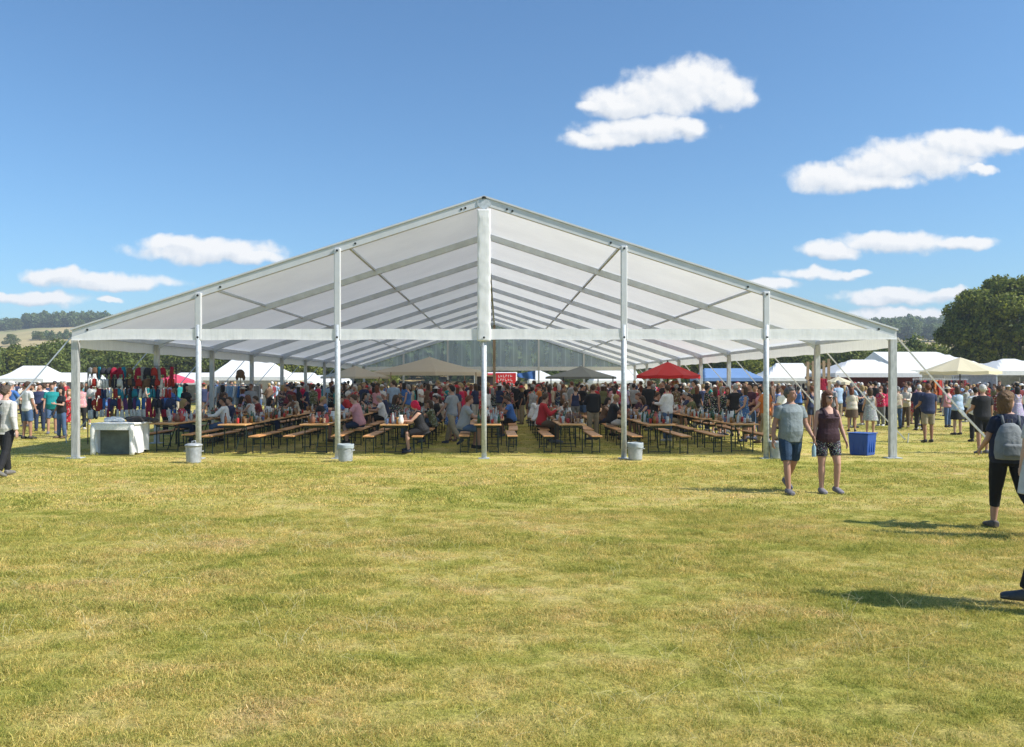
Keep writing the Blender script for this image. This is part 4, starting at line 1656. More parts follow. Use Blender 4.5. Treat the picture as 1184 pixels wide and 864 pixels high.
# the standing crowd
def crowd(n, xr, yr, zone, face=None, d=.55):
    k = 0
    for _ in range(n * 30):
        y = yr[0] + (yr[1] - yr[0]) * rs.random() ** 1.3
        x = rs.uniform(xr[0], xr[1]) if not callable(xr) else xr(y)
        if not free(x, y, d):
            continue
        person(rs.choice(STAND), x, y, D2R(face + rs.gauss(0, 70)) if face is not None else rs.uniform(0, 6.28), *rand_look(), zone)
        k += 1
        if k >= n:
            break


crowd(30, (-9, 8.6), (24.0, 33.6), 'amid the tables', 180, .42)
crowd(100, (-9.6, 9.2), (34.3, 41), 'in tent crowd', 180, .43)
crowd(12, lambda y: ux(rs.uniform(-10, 100), y), (29, 43), 'on left grass')
crowd(12, lambda y: ux(rs.uniform(95, 330), y), (32, 48), 'outside left side')
crowd(13, lambda y: ux(rs.uniform(800, 960), y), (30, 46), 'outside right side')
crowd(24, lambda y: ux(rs.uniform(955, 1190), y), (31, 46), 'on right grass')

# beyond those, the packed crowd that reads as one mass
def mass_mats(nm, cols, rough=.85):
    m, nt, b = new_mat(nm)
    oi = N(nt, 'ShaderNodeObjectInfo')
    k = len(cols)
    off = N(nt, 'ShaderNodeMath', operation='FRACT')
    ml = N(nt, 'ShaderNodeMath', operation='MULTIPLY')
    ml.inputs[1].default_value = 7.31 + len(nm) * 1.7
    nt.links.new(oi.outputs['Random'], ml.inputs[0])
    nt.links.new(ml.outputs[0], off.inputs[0])
    r0 = N(nt, 'ShaderNodeValToRGB')
    r0.color_ramp.interpolation = 'CONSTANT'
    el = r0.color_ramp.elements
    while len(el) < k:
        el.new(.5)
    for i, c in enumerate(cols):
        el[i].position = i / k
        el[i].color = (*c, 1)
    nt.links.new(off.outputs[0], r0.inputs[0])
    nt.links.new(r0.outputs[0], b.inputs['Base Color'])
    b.inputs['Roughness'].default_value = rough
    return m


CM = dict(skin=mass_mats('crowd_skin', SKIN[:5]), hair=mass_mats('crowd_hair', list(HAIRC.values())), shoe=MAT['rubber'],
          top=mass_mats('crowd_top', [TOPC[k] for k in ('white', 'black', 'red', 'grey', 'navy', 'brown', 'maroon', 'white', 'pale blue', 'black', 'brown', 'pink', 'plum', 'blue', 'crimson', 'teal', 'olive', 'navy')]),
          bottom=mass_mats('crowd_legs', list(BOTC.values())), hat=mass_mats('crowd_hats', [TOPC['cream'], TOPC['white'], TOPC['red'], TOPC['navy']]))
massv = []
for key in STAND:
    vs_, fs_, mi_ = [], [], []
    slots = list(CM)
    for nm, me, slot in ARCH[key]['parts']:
        o_ = len(vs_)
        vs_ += [tuple(q.co) for q in me.vertices]
        fs_ += [tuple(i + o_ for i in p.vertices) for p in me.polygons]
        mi_ += [slots.index(slot)] * len(me.polygons)
    me = bpy.data.meshes.new('crowd_figure')
    me.from_pydata(vs_, [], fs_)
    for k in slots:
        me.materials.append(CM[k])
    me.polygons.foreach_set('material_index', mi_)
    me.polygons.foreach_set('use_smooth', [True] * len(fs_))
    massv.append(me)
P_, R2, S_, I_ = [], [], [], []
for n_, (ua, ub), (ya, yb) in ((230, (330, 800), (41.2, 61)), (70, (95, 420), (44, 60)), (80, (760, 965), (43, 62)), (34, (-15, 100), (43, 58)), (70, (955, 1190), (43, 51))):
    k = 0
    for _ in range(n_ * 20):
        y = rs.uniform(ya, yb)
        x = ux(rs.uniform(ua, ub), y)
        if not free(x, y, .45):
            continue
        SPOTS.append((x, y))
        P_.append((x, y, 0))
        R2.append((0, 0, rs.uniform(0, 6.28)))
        q_ = rs.uniform(.94, 1.05)
        S_.append((q_, q_, q_))
        I_.append(rs.randrange(len(massv)))
        k += 1
        if k >= n_:
            break
tag(scatter('crowd', P_, R2, S_, I_, massv), 'dense crowd of fairgoers filling the background under and around the tent', None)

# finish the labels: what they wear, their hair, where they stand; an order where that still repeats
byl = {}
for r0, txt, hair, u, zone in PEOPLE:
    byl.setdefault((txt, zone), []).append((u, r0, hair))
for (txt, zone), L in byl.items():
    hs = {}
    for u, r0, hair in L:
        hs.setdefault(hair, []).append((u, r0))
    for hair, M_ in hs.items():
        M_.sort(key=lambda q: q[0])
        for i, (u, r0) in enumerate(M_):
            base = (f'{hair}-haired ' if len(L) > 1 and not (' cap' in txt or ' hat' in txt) else '') + txt + ', ' + zone
            if len(M_) > 1:
                base = from_left(i) + ' ' + base
            r0['label'] = base


# ------------------------------------------------------------------ the walkers in front
def hero(parts, info, loc, rz, label, cols, extra=None):
    r = thing('person', loc, rz, label, 'person', None)
    put_parts(parts, r, *cols)
    return r


def face_bits(root, info, dark=False):
    P, HR, s = info['head'], info['HR'], info['s']
    if not dark:
        for sx in (-1, 1):
            link('eye', MB().ell(P((sx * .030, -.077, .012)), (.011 * s, .006 * s, .006 * s), HR).mesh('eye', MAT['lens'], True), root)
            link('eyebrow', MB().capsule(P((sx * .016, -.082, .034)), P((sx * .046, -.074, .034)), .004 * s, .003 * s, n=6).mesh('eyebrow', MAT['bark'], True), root)
    else:
        g = MB()
        for sx in (-1, 1):
            g.ell(P((sx * .032, -.086, .012)), (.030 * s, .010 * s, .021 * s), HR)
            g.capsule(P((sx * .058, -.080, .020)), P((sx * .080, .010, .010)), .003 * s, .003 * s, n=6)
        g.capsule(P((-.02, -.094, .018)), P((.02, -.094, .018)), .004 * s, .004 * s, n=6)
        link('sunglasses', g.mesh('sunglasses', MAT['lens'], True), root)
    mo = MB().ell(P((0, -.088, -.058)), (.022 * s, .006 * s, .006 * s), HR).mesh('mouth', MAT['mouth'], True)
    link('mouth', mo, root)


MAT['mouth'] = simple('lips', (0.33, 0.12, 0.10), 0.5)

q = at(914, 570)
parts, info = figure(sex='m', h=1.79, build=1.09, belly=.02, turn=32, nod=-2, legs=((13, 4), (-13, 26)), arms=((-4, 15, 14, 5), (10, 12, 34, 8)), vox=.0075, wrinkle=.016,
                     bottom='shorts', hair='crop', face=True)
w = hero(parts, info, q, D2R(8), 'man walking towards the camera in grey-blue tee and navy denim shorts', ((0.38, 0.20, 0.135), (0.215, 0.25, 0.258), (0.025, 0.055, 0.105), (0.10, 0.095, 0.09), (0.16, 0.15, 0.16), (1, 1, 1)))
face_bits(w, info)
w['label'] = 'person walking in grey-blue tee and navy denim shorts, cropped grey hair'
q = at(957, 570)
parts, info = figure(sex='f', h=1.70, build=1.17, belly=.02, turn=12, legs=((3, 3), (16, 22)), arms=((2, 12, 10, 2), (4, 14, 16, 4)), vox=.0075, wrinkle=.012,
                     top='tank', bottom='briefs', botmat='speckle', hair='bob', topmat='cloth', feet=(0, 6), hem=-.08)
w = hero(parts, info, q, D2R(6), 'person walking in plum tank top, speckled dark shorts and sunglasses, auburn hair', ((0.46, 0.255, 0.185), (0.050, 0.022, 0.030), (0.022, 0.016, 0.030), (0.13, 0.045, 0.022), (0.22, 0.20, 0.22), (1, 1, 1)))
face_bits(w, info, True)
wp = w.matrix_basis @ info['wrist'][0]
bm = MB().lathe([(0, -.10), (.032, -.10), (.034, -.09), (.034, .06), (.014, .10), (.014, .12), (0, .12)], n=14)
o = bm.build('water_bottle', MAT['glass'], None, True, (wp.x - .01, wp.y - .03, wp.z - .07))
o.color = (.45, .62, .72, 1)
tag(o, 'clear water bottle held low by the person in the plum tank top', 'bottle')

q = at(1160, 612)
parts, info = figure(sex='f', h=1.75, build=1.15, belly=.02, turn=-72, legs=((-17, 30), (9, 3)), arms=((14, 9, 40, 8), (16, 9, 40, 10)), vox=.0075, wrinkle=.012,
                     bottom='capri', botmat='cloth', hair='bob', feet=(48, 0))
w = hero(parts, info, (q.x + .055, q.y, 0), D2R(174), 'person seen from behind in navy tee and black capri leggings, brown curly hair', ((0.44, 0.25, 0.185), (0.016, 0.022, 0.048), (0.010, 0.010, 0.012), (0.16, 0.085, 0.035), (0.10, 0.085, 0.075), (1, 1, 1)))
face_bits(w, info)
# grey backpack on her back
bp_ = thing('backpack', (0, 0, 0), 0, 'faded grey backpack worn by the person in black capri leggings', 'backpack')
bpl = info['torso']((.075, .215, .20))
bp_.matrix_world = w.matrix_basis @ Matrix.Translation(bpl)
mb = MB()
mb.loft([(V((0, y_, z_)), V((1, 0, 0)), V((0, 1, 0)), rx, ry) for y_, z_, rx, ry in ((0, -.24, .10, .05), (0, -.235, .165, .09), (0.0, -.15, .182, .105), (0, .0, .172, .095), (-.005, .10, .145, .08), (-.01, .18, .105, .06), (-.015, .215, .05, .03))])
pk = remeshed(mb, 'pack', MAT['cloth'], .010, 2, .014)
link('pack', pk, bp_, None, (.22, .235, .24))
mb = MB()
mb.loft([(V((0, .09, z_)), V((1, 0, 0)), V((0, 1, 0)), rx, ry) for z_, rx, ry in ((-.20, .10, .03), (-.18, .125, .045), (-.06, .125, .042), (-.04, .10, .02))])
link('pocket', remeshed(mb, 'pocket', MAT['cloth'], .009, 2, .008), bp_, None, (.19, .205, .21))
mb = MB()
mb.tube([(-.03, -.02, .19), (-.03, -.01, .26), (.03, -.01, .26), (.03, -.02, .20)], .008, 8)
link('handle', mb.mesh('handle', MAT['cloth'], True), bp_, None, (.05, .05, .05))
for sx in (-1, 1):
    mb = MB()
    mb.tube([(sx * .09 - .05, -.06, .17), (sx * .10 - .07, -.14, .295), (sx * .105 - .075, -.24, .30), (sx * .11 - .075, -.33, .16), (sx * .15 - .075, -.27, -.04), (sx * .13 - .03, -.06, -.18)], .018, 8)
    link('shoulder_strap', mb.mesh('shoulder_strap', MAT['cloth'], True), bp_, None, (.12, .13, .14))

y_ = 9.75
parts, info = figure(sex='f', h=1.68, build=1.1, legs=((12, 6), (-10, 14)), arms=((4, 4, 8, 0), (4, 4, 8, 0)), top='tee', bottom='skirt', botmat='cloth', hair='bob', vox=.011, hem=-.2)
hero(parts, info, (ux(1203, y_), y_, 0), D2R(178), 'person at the frame edge in pale grey skirt beside the backpack wearer', ((0.55, 0.35, 0.26), (0.45, 0.45, 0.44), (0.55, 0.56, 0.56), (0.07, 0.04, 0.02), (0.2, 0.2, 0.2), (1, 1, 1)))
y_ = 6.72
parts, info = figure(sex='m', h=1.80, legs=((17, 2), (-12, 16)), arms=((-14, 4, 4, 0), (-16, 4, 4, 0)), top='tee', bottom='trousers', botmat='cloth', hair='short', vox=.010, wrinkle=.012)
hero(parts, info, (ux(1229, y_), y_, 0), D2R(-114), 'person mostly out of frame, black trouser leg and dark shoe on the near grass', ((0.5, 0.3, 0.22), (0.03, 0.03, 0.035), (0.014, 0.014, 0.016), (0.03, 0.02, 0.015), (0.07, 0.07, 0.075), (1, 1, 1)))
q = at(7, 551)
parts, info = figure(sex='m', h=1.78, legs=((-14, 12), (14, 5)), arms=((-12, 10, 16, 0), (12, 12, 30, 0)), top='shirt', bottom='trousers', botmat='cloth', hair='crop', turn=-10, vox=.009, wrinkle=.014, hem=-.14)
w = hero(parts, info, q, D2R(168), 'person seen from behind at left edge in pale shirt and black trousers', ((0.5, 0.3, 0.22), (0.56, 0.54, 0.50), (0.016, 0.016, 0.018), (0.10, 0.07, 0.05), (0.18, 0.17, 0.16), (1, 1, 1)))
sb = thing('shoulder_bag', (0, 0, 0), 0, 'black shoulder bag with strap worn by the person in pale shirt', 'bag')
sb.matrix_world = w.matrix_basis @ Matrix.Translation(info['torso']((.10, .17, .16)))
mb = MB()
mb.loft([(V((0, 0, z_)), V((1, 0, 0)), V((0, 1, 0)), rx, ry) for z_, rx, ry in ((-.17, .09, .03), (-.16, .12, .055), (.10, .12, .055), (.14, .08, .03))])
link('pouch', remeshed(mb, 'pouch', MAT['cloth'], .010, 2), sb, None, (.02, .02, .022))
mb = MB()
mb.tube([(.05, 0, .12), (-.06, -.02, .26), (-.17, -.13, .37), (-.16, -.26, .32)], .016, 8)
link('strap', mb.mesh('strap', MAT['cloth'], True), sb, None, (.02, .02, .022))

# seated person in black with the bright headscarf at the front table
tcx, tyy = [(a, b) for a, b, r0, c0 in TABLES if r0 == 0 and c0 == 3][0]
parts, info = figure(sex='f', h=1.70, build=1.28, belly=.05, lean=18, turn=0, legs=((84, 88), (80, 84)), splay=6, arms=((42, 10, 44, 20), (42, 10, 50, 22)), top='tank', bottom='shorts', botmat='cloth', hat='scarf', hair=None, vox=.011, hem=-.13)
hero(parts, info, (tcx + .70, tyy + .42, .02), D2R(-84), 'person in black seated at the front table wearing a bright crimson headscarf', ((0.50, 0.28, 0.20), (0.018, 0.018, 0.020), (0.012, 0.012, 0.014), (0.02, 0.02, 0.02), (0.03, 0.035, 0.05), (0.55, 0.012, 0.06)))


# ------------------------------------------------------------------ bins
MAT['bin'] = simple('weathered_zinc', (0.40, 0.42, 0.435), 0.5, 0.35, 0.25, 9.0, 0.15, 30)


def dustbin(u, v, label, lid, sc=.93):
    q = at(u, v)
    t = thing('dustbin', q, random.uniform(0, 6), label, 'bin', 'galvanised bins by the tent poles')
    t.scale = (sc,) * 3
    prof = [(.0, .01), (.165, .01), (.17, .0)]
    for i in range(15):
        z = .03 + .38 * i / 14
        prof.append((.168 + .022 * z / .4 + (.004 if i % 2 else 0), z))
    prof += [(.200, .415), (.200, .43), (.188, .43), (.178, .41), (.16, .03), (.0, .03)]
    MB().lathe(prof, n=24).build('body', MAT['bin'], t, True)
    for s in (-1, 1):
        MB().tube([(s * .192, -.05, .30), (s * .225, -.05, .29), (s * .225, .05, .29), (s * .192, .05, .30)], .008, 6).build('handle', MAT['galv'], t, True)
    if lid:
        MB().lathe([(.0, .438), (.208, .425), (.212, .44), (.20, .46), (.12, .485), (.0, .495)], n=24).build('lid', MAT['bin'], t, True)
        MB().tube([(-.05, 0, .485), (-.045, 0, .53), (.045, 0, .545), (.05, 0, .485)], .011, 8).build('handle', MAT['galv'], t, True)
    else:
        prof = []
        n1 = 24
        vs, fs = [], []
        for j, (rr, z) in enumerate(((.209, .33), (.207, .40), (.206, .435), (.188, .445), (.174, .40), (.165, .30))):
            for k in range(n1):
                a = 2 * PI * k / n1
                w_ = .004 * math.sin(5 * a + j) + (.03 * noise.noise(V((math.cos(a) * 2, math.sin(a) * 2, u))) if j == 0 else 0)
                vs.append(((rr + .006 * math.sin(a * 7 + j)) * math.cos(a), (rr + .006 * math.sin(a * 7 + j)) * math.sin(a), z + w_ * 1.5))
        for j in range(5):
            for k in range(n1):
                k2 = (k + 1) % n1
                fs.append((j * n1 + k, j * n1 + k2, (j + 1) * n1 + k2, (j + 1) * n1 + k))
        MB().add(vs, fs).build('liner', MAT['bag'], t, True)
    return t


dustbin(224, 535.5, 'galvanised dustbin with a lid and handle beside a front pole', True)
dustbin(399.5, 534, 'galvanised dustbin with a pale liner over its rim, left of the centre pole', False)
dustbin(734.5, 532, 'galvanised dustbin with a pale liner over its rim, right of the centre pole', False)
dustbin(898, 530.5, 'galvanised dustbin half hidden behind the walking person in shorts', False, .95)

q = at(997, 526)
bb = thing('storage_bin', (q.x, q.y, 0), D2R(42), 'large bright blue plastic storage bin standing on the grass', 'bin')
mb = MB()
mb.box((0, 0, .27), (.44, .44, .54), None, 0, 1.16)
bevelled(mb.build('body', MAT['bin_blue'], bb), .02, 3)
mb = MB()
mb.box((0, 0, .552), (.55, .55, .022))
bevelled(mb.build('rim', MAT['bin_blue'], bb), .008)
for i in range(4):
    a = i * PI / 2
    mb = MB()
    for k in (-1, 0, 1):
        mb.box((k * .12, -.243 + .012, .28), (.018, .03, .40))
    rb_ = mb.build('rib', MAT['bin_blue'], bb)
    rb_.rotation_euler.z = a

# ------------------------------------------------------------------ left stall: hats on a rack, fleece covered table
ry_ = 24.35
x0, x1 = ux(101, ry_), ux(203, ry_)
rack = thing('display_rack', (0, ry_, 0), 0, 'wire display rack of colourful hanging hats beside the left corner post', 'rack')
for xx in (x0, (x0 + x1) / 2, x1):
    MB().tube([(xx, .03, 0), (xx, .03, 2.36)], .016, 8).build('upright', MAT['black'], rack)
RZ = [2.30, 1.98, 1.68, 1.38, 1.08]
for z in RZ:
    MB().tube([(x0, 0, z), (x1, 0, z)], .009, 8).build('rail', MAT['black'], rack)


def knit_hat():
    mb = MB()
    mb.lathe([(.012, .0), (.05, -.015), (.082, -.06), (.095, -.12), (.092, -.19), (.085, -.19), (.06, -.05), (.01, -.03)], n=14, sy=.55)
    for s in (-1, 1):
        mb.loft([(V((s * .075, 0, z)), V((1, 0, 0)), V((0, 1, 0)), a, .012) for z, a in ((-.17, .03), (-.23, .034), (-.27, .018), (-.33, .006))], 10)
    mb.tube([(0, 0, .03), (0, 0, -.01)], .004, 6)
    return mb.mesh('knit_hat', MAT['wares'], True)


def slipper_pair():
    mb = MB()
    for s in (-1, 1):
        mb.loft([(V((s * .042, 0, z)), V((1, 0, 0)), V((0, 1, 0)), a, b) for z, a, b in ((-.015, .012, .02), (-.03, .03, .04), (-.10, .030, .045), (-.19, .040, .035), (-.235, .030, .02))], 12)
    mb.tube([(-.04, 0, -.02), (0, 0, .02), (.04, 0, -.02)], .005, 6)
    return mb.mesh('slipper_pair', MAT['wares'], True)


def scarf_():
    mb = MB()
    mb.loft([(V((.004 * math.sin(z * 30), 0, z)), V((1, 0, 0)), V((0, 1, 0)), a, b) for z, a, b in ((.012, .05, .02), (-.05, .06, .025), (-.16, .066, .022), (-.26, .07, .018), (-.30, .07, .012))], 12)
    return mb.mesh('scarf', MAT['wares'], True)


HK = [('knitted_hat', knit_hat(), 'knitted hat'), ('slippers', slipper_pair(), 'pair of slippers'), ('folded_scarf', scarf_(), 'folded scarf')]
WC = {'blue': (.03, .13, .36), 'crimson': (.32, .012, .04), 'teal': (.02, .22, .30), 'dark': (.03, .03, .04), 'white': (.66, .64, .60), 'purple': (.11, .035, .13), 'red': (.36, .03, .02), 'brown': (.16, .09, .05), 'navy': (.03, .045, .11), 'grey': (.25, .25, .25)}
rw = random.Random(5)
rowmix = [(['blue', 'crimson', 'teal', 'dark', 'red', 'crimson', 'brown', 'grey'], (0, 2)), (['white', 'white', 'dark', 'white', 'red', 'brown'], (0, 1)), (['crimson', 'white', 'red', 'navy', 'dark', 'white', 'teal'], (0, 1)),
          (['navy', 'crimson', 'purple', 'blue', 'purple', 'red', 'dark'], (2, 0)), (['brown', 'white', 'blue', 'dark', 'crimson', 'white'], (1, 1))]
for ri, z in enumerate(RZ):
    n = 18
    cols_, kn_ = rowmix[ri]
    for i in range(n):
        if rw.random() < .08:
            continue
        xx = x0 + .08 + (x1 - x0 - .16) * (i + rw.uniform(-.2, .2)) / (n - 1)
        nm, me, wd = HK[rw.choice(kn_)]
        cn = rw.choice(cols_)
        o = link(nm, me, None, (xx, ry_, z - .035), WC[cn])
        o.rotation_euler = (0, rw.uniform(-.1, .1), rw.uniform(-.7, .7))
        s = rw.uniform(1.0, 1.35)
        o.scale = (s, 1, s)
        tag(o, f"{cn} {wd} on the rack's {['top', 'second', 'third', 'fourth', 'bottom'][ri]} rail, {from_left(i)} hook", wd.split()[-1], 'wares hanging on the left rack')

q = at(127, 527.5)
st = thing('market_table', (q.x, q.y + .35, 0), D2R(-3), 'market table with white fleece cover and grey front by the left corner post', 'table')
mb = MB()
mb.box((0, .06, .37), (.88, .03, .70))
mb.build('front_panel', MAT['panel_dark'], st)
for sx in (-1, 1):
    mb = MB()
    vs, fs = [], []
    for i in range(41):
        y_ = -.20 + .95 * i / 40
        for j in range(13):
            t = j / 12
            f_ = t ** .7
            vs.append((sx * (.505 + .035 * f_ * math.sin(y_ * 21 + sx) + .02 * f_ * noise.noise(V((y_ * 6, t * 2, sx)))), y_, .76 - (.70 + .03 * math.sin(y_ * 9)) * t))
    for i in range(40):
        for j in range(12):
            a = i * 13 + j
            fs.append((a, a + 1, a + 14, a + 13))
    mb.add(vs, fs)
    mb.build('side_drape', MAT['flap'], st, True)
mb = MB()
n1, n2 = 26, 22
vs, fs = [], []
for j in range(n2 + 1):
    for i in range(n1 + 1):
        x, y = -.54 + 1.08 * i / n1, -.22 + .98 * j / n2
        vs.append((x, y, .785 + .012 * noise.noise(V((x * 9, y * 9, 1)))))
for j in range(n2):
    for i in range(n1):
        a = j * (n1 + 1) + i
        fs.append((a, a + 1, a + n1 + 2, a + n1 + 1))
mb.add(vs, fs)
cv = mb.build('fleece_cover', MAT['fleece'], st, True)
sd = cv.modifiers.new('thick', 'SOLIDIFY')
sd.thickness = .05
sd.offset = 0
for sx in (-1, 1):
    mb = MB()
    mb.loft([(V((sx * .50 + .01 * math.sin(z * 11), -.20 + .012 * math.sin(z * 17), z)), V((1, 0, 0)), V((0, 1, 0)), .055 + .012 * math.sin(z * 13), .05) for z in (.02, .1, .2, .3, .4, .5, .6, .7, .76)], 12)
    mb.build('hanging_corner', MAT['fleece'], st, True)
mb = MB()
mb.box((0, -.20, .70), (.98, .05, .12))
mb.build('front_fold', MAT['fleece'], st)
# heap of dark furs on it
mb = MB()
for i in range(16):
    mb.ell((random.uniform(-.40, .40), random.uniform(-.18, .25), random.uniform(0, .06)), (random.uniform(.10, .18), random.uniform(.08, .14), random.uniform(.03, .07)))
o = link('fur_heap', remeshed(mb, 'fur_heap', MAT['fur'], .018, 1, .03), None, (q.x + .50, q.y + .78, .845))
tag(o, 'heap of dark furs piled on the fleece covered market table', 'furs')


mb = MB()
for i in range(9):
    mb.ell((random.uniform(-.22, .22), random.uniform(-.12, .14), random.uniform(0, .05)), (random.uniform(.08, .14), random.uniform(.07, .11), random.uniform(.04, .07)))
o = link('fleece_heap', remeshed(mb, 'fleece_heap', MAT['fleece'], .018, 1, .04), None, (q.x - .22, q.y + .62, .85))
tag(o, 'heap of white fleeces on the cloth covered market table', 'fleeces')


# clothes rails
def garment():
    mb = MB()
    mb.loft([(V((0, 0, z)), V((1, 0, 0)), V((0, 1, 0)), a, b) for z, a, b in ((0, .03, .015), (-.03, .17, .03), (-.12, .20, .045), (-.45, .20, .05), (-.80, .23, .055))], 14)
    for s in (-1, 1):
        mb.capsule((s * .18, 0, -.06), (s * .25, 0, -.50), .055, .045, flat1=True)
    mb.tube([(0, 0, -.01), (0, 0, .05)], .005, 6)
    return remeshed(mb, 'garment', MAT['wares'], .018, 2, .02)


gme = garment()


def rail(u0, u1, y, zt, n, cols, where):
    a, b = ux(u0, y), ux(u1, y)
    t = thing('clothes_rail', (0, y, 0), 0, f'metal clothes rail of hanging garments {where}', 'clothes rail')
    for xx in (a, b):
        MB().tube([(xx, 0, 0), (xx, 0, zt)], .018, 8).build('upright', MAT['galv'], t)
        MB().tube([(xx, -.25, .03), (xx, .25, .03)], .018, 8).build('foot', MAT['galv'], t)
    MB().tube([(a - .05, 0, zt), (b + .05, 0, zt)], .016, 8).build('rail', MAT['galv'], t)
    for i in range(n):
        xx = a + .12 + (b - a - .24) * i / (n - 1)
        cn = rw.choice(cols)
        o = link('garment', gme, None, (xx, y, zt - .055), {**TOPC, **WC}[cn])
        o.rotation_euler.z = D2R(rw.uniform(35, 80))
        tag(o, f'{cn} garment on the clothes rail {where}, {from_left(i)} hanger', 'garment', 'garments on the rails')


rail(244, 300, 34.5, 1.72, 10, ['grey', 'blue', 'white', 'dark', 'pale blue', 'brown'], 'outside the left side posts')
rail(1056, 1090, 44, 1.95, 9, ['red', 'crimson', 'brown', 'dark', 'orange'], 'below the cream parasol')
rail(1092, 1118, 50, 1.95, 8, ['maroon', 'brown', 'crimson', 'dark'], 'in front of the big marquee')

# fur hat on a stand among the tables
p_ = at(0, 470)
hy = 33.2
hx = ux(278, hy)
hs_ = thing('hat_stand', (hx, hy, 0), 0, 'tall stand with a brown fur hat shown above the crowd', 'hat stand')
MB().tube([(0, 0, 0), (0, 0, 2.02)], .018, 8).build('pole', MAT['timber'], hs_)
MB().lathe([(.0, 0), (.22, 0), (.22, .03), (.0, .03)], n=18).build('base', MAT['timber'], hs_)
mb = MB()
mb.ell((0, 0, .05), (.17, .17, .18))
mb.ell((-.14, 0, -.10), (.06, .05, .13))
mb.ell((.14, 0, -.10), (.06, .05, .13))
o = link('fur_hat', remeshed(mb, 'fur_hat', MAT['wares'], .015, 1, .03), None, (hx, hy, 2.10), (.17, .10, .06))
tag(o, 'brown fur hat with ear flaps on top of the tall stand', 'hat')


# ------------------------------------------------------------------ parasols, gazebos, marquees
def parasol(loc, rad, zp, ze, mat, label, n=8, val=.14, pole='timber', name='parasol', square=False, group='parasols and gazebos'):
    t = thing(name, loc, rr_.uniform(0, .5) if not square else D2R(10), label, 'parasol' if name == 'parasol' else 'gazebo', group)
    cm = MB()
    vs, fs = [], []
    rings = 7
    if square:
        n = 24
    for j in range(rings + 1):
        f = j / rings
        for k in range(n * 2):
            a = PI * k / n
            if square:
                c_, s_ = math.cos(a + PI / 4), math.sin(a + PI / 4)
                rr = rad / max(abs(c_), abs(s_)) * f
            else:
                rr = rad * f * (1.0 if k % 2 == 0 else math.cos(PI / n) * 1.0)
            z = zp + (ze - zp) * (f ** (1.0 if not square else .88)) - (0.0 if k % 2 == 0 or square else .03 * f)
            vs.append((rr * math.cos(a), rr * math.sin(a), z))
    for k in range(n * 2):
        a = PI * k / n
        q0 = vs[rings * n * 2 + k]
        vs.append((q0[0] * 1.002, q0[1] * 1.002, q0[2] - val))
    m_ = n * 2
    for j in range(rings + 1):
        for k in range(m_):
            k2 = (k + 1) % m_
            fs.append((j * m_ + k, (j + 1) * m_ + k, (j + 1) * m_ + k2, j * m_ + k2))
    cm.add(vs, fs)
    cm.build('canopy', mat, t, False)
    if square:
        for sx in (-1, 1):
            for sy in (-1, 1):
                mb = MB()
                mb.box((sx * (rad - .06), sy * (rad - .06), (ze - .02) / 2), (.06, .06, ze - .02))
                mb.build('leg', MAT[pole], t)
        MB().lathe([(0, zp - .01), (.05, zp - .01), (.03, zp + .06), (0, zp + .07)], n=10).build('finial', MAT['galv'], t)
    else:
        MB().tube([(0, 0, 0), (0, 0, zp + .06)], .028, 10).build('pole', MAT[pole], t)
        MB().lathe([(0, 0), (.30, 0), (.28, .08), (.06, .12), (0, .12)], n=18).build('base', MAT['panel_grey'], t)
        for k in range(n):
            a = 2 * PI * k / n
            MB().bar((0, 0, zp - .05), (rad * .98 * math.cos(a), rad * .98 * math.sin(a), ze - .03), .02, .02).build('rib', MAT['timber'], t)
    return t


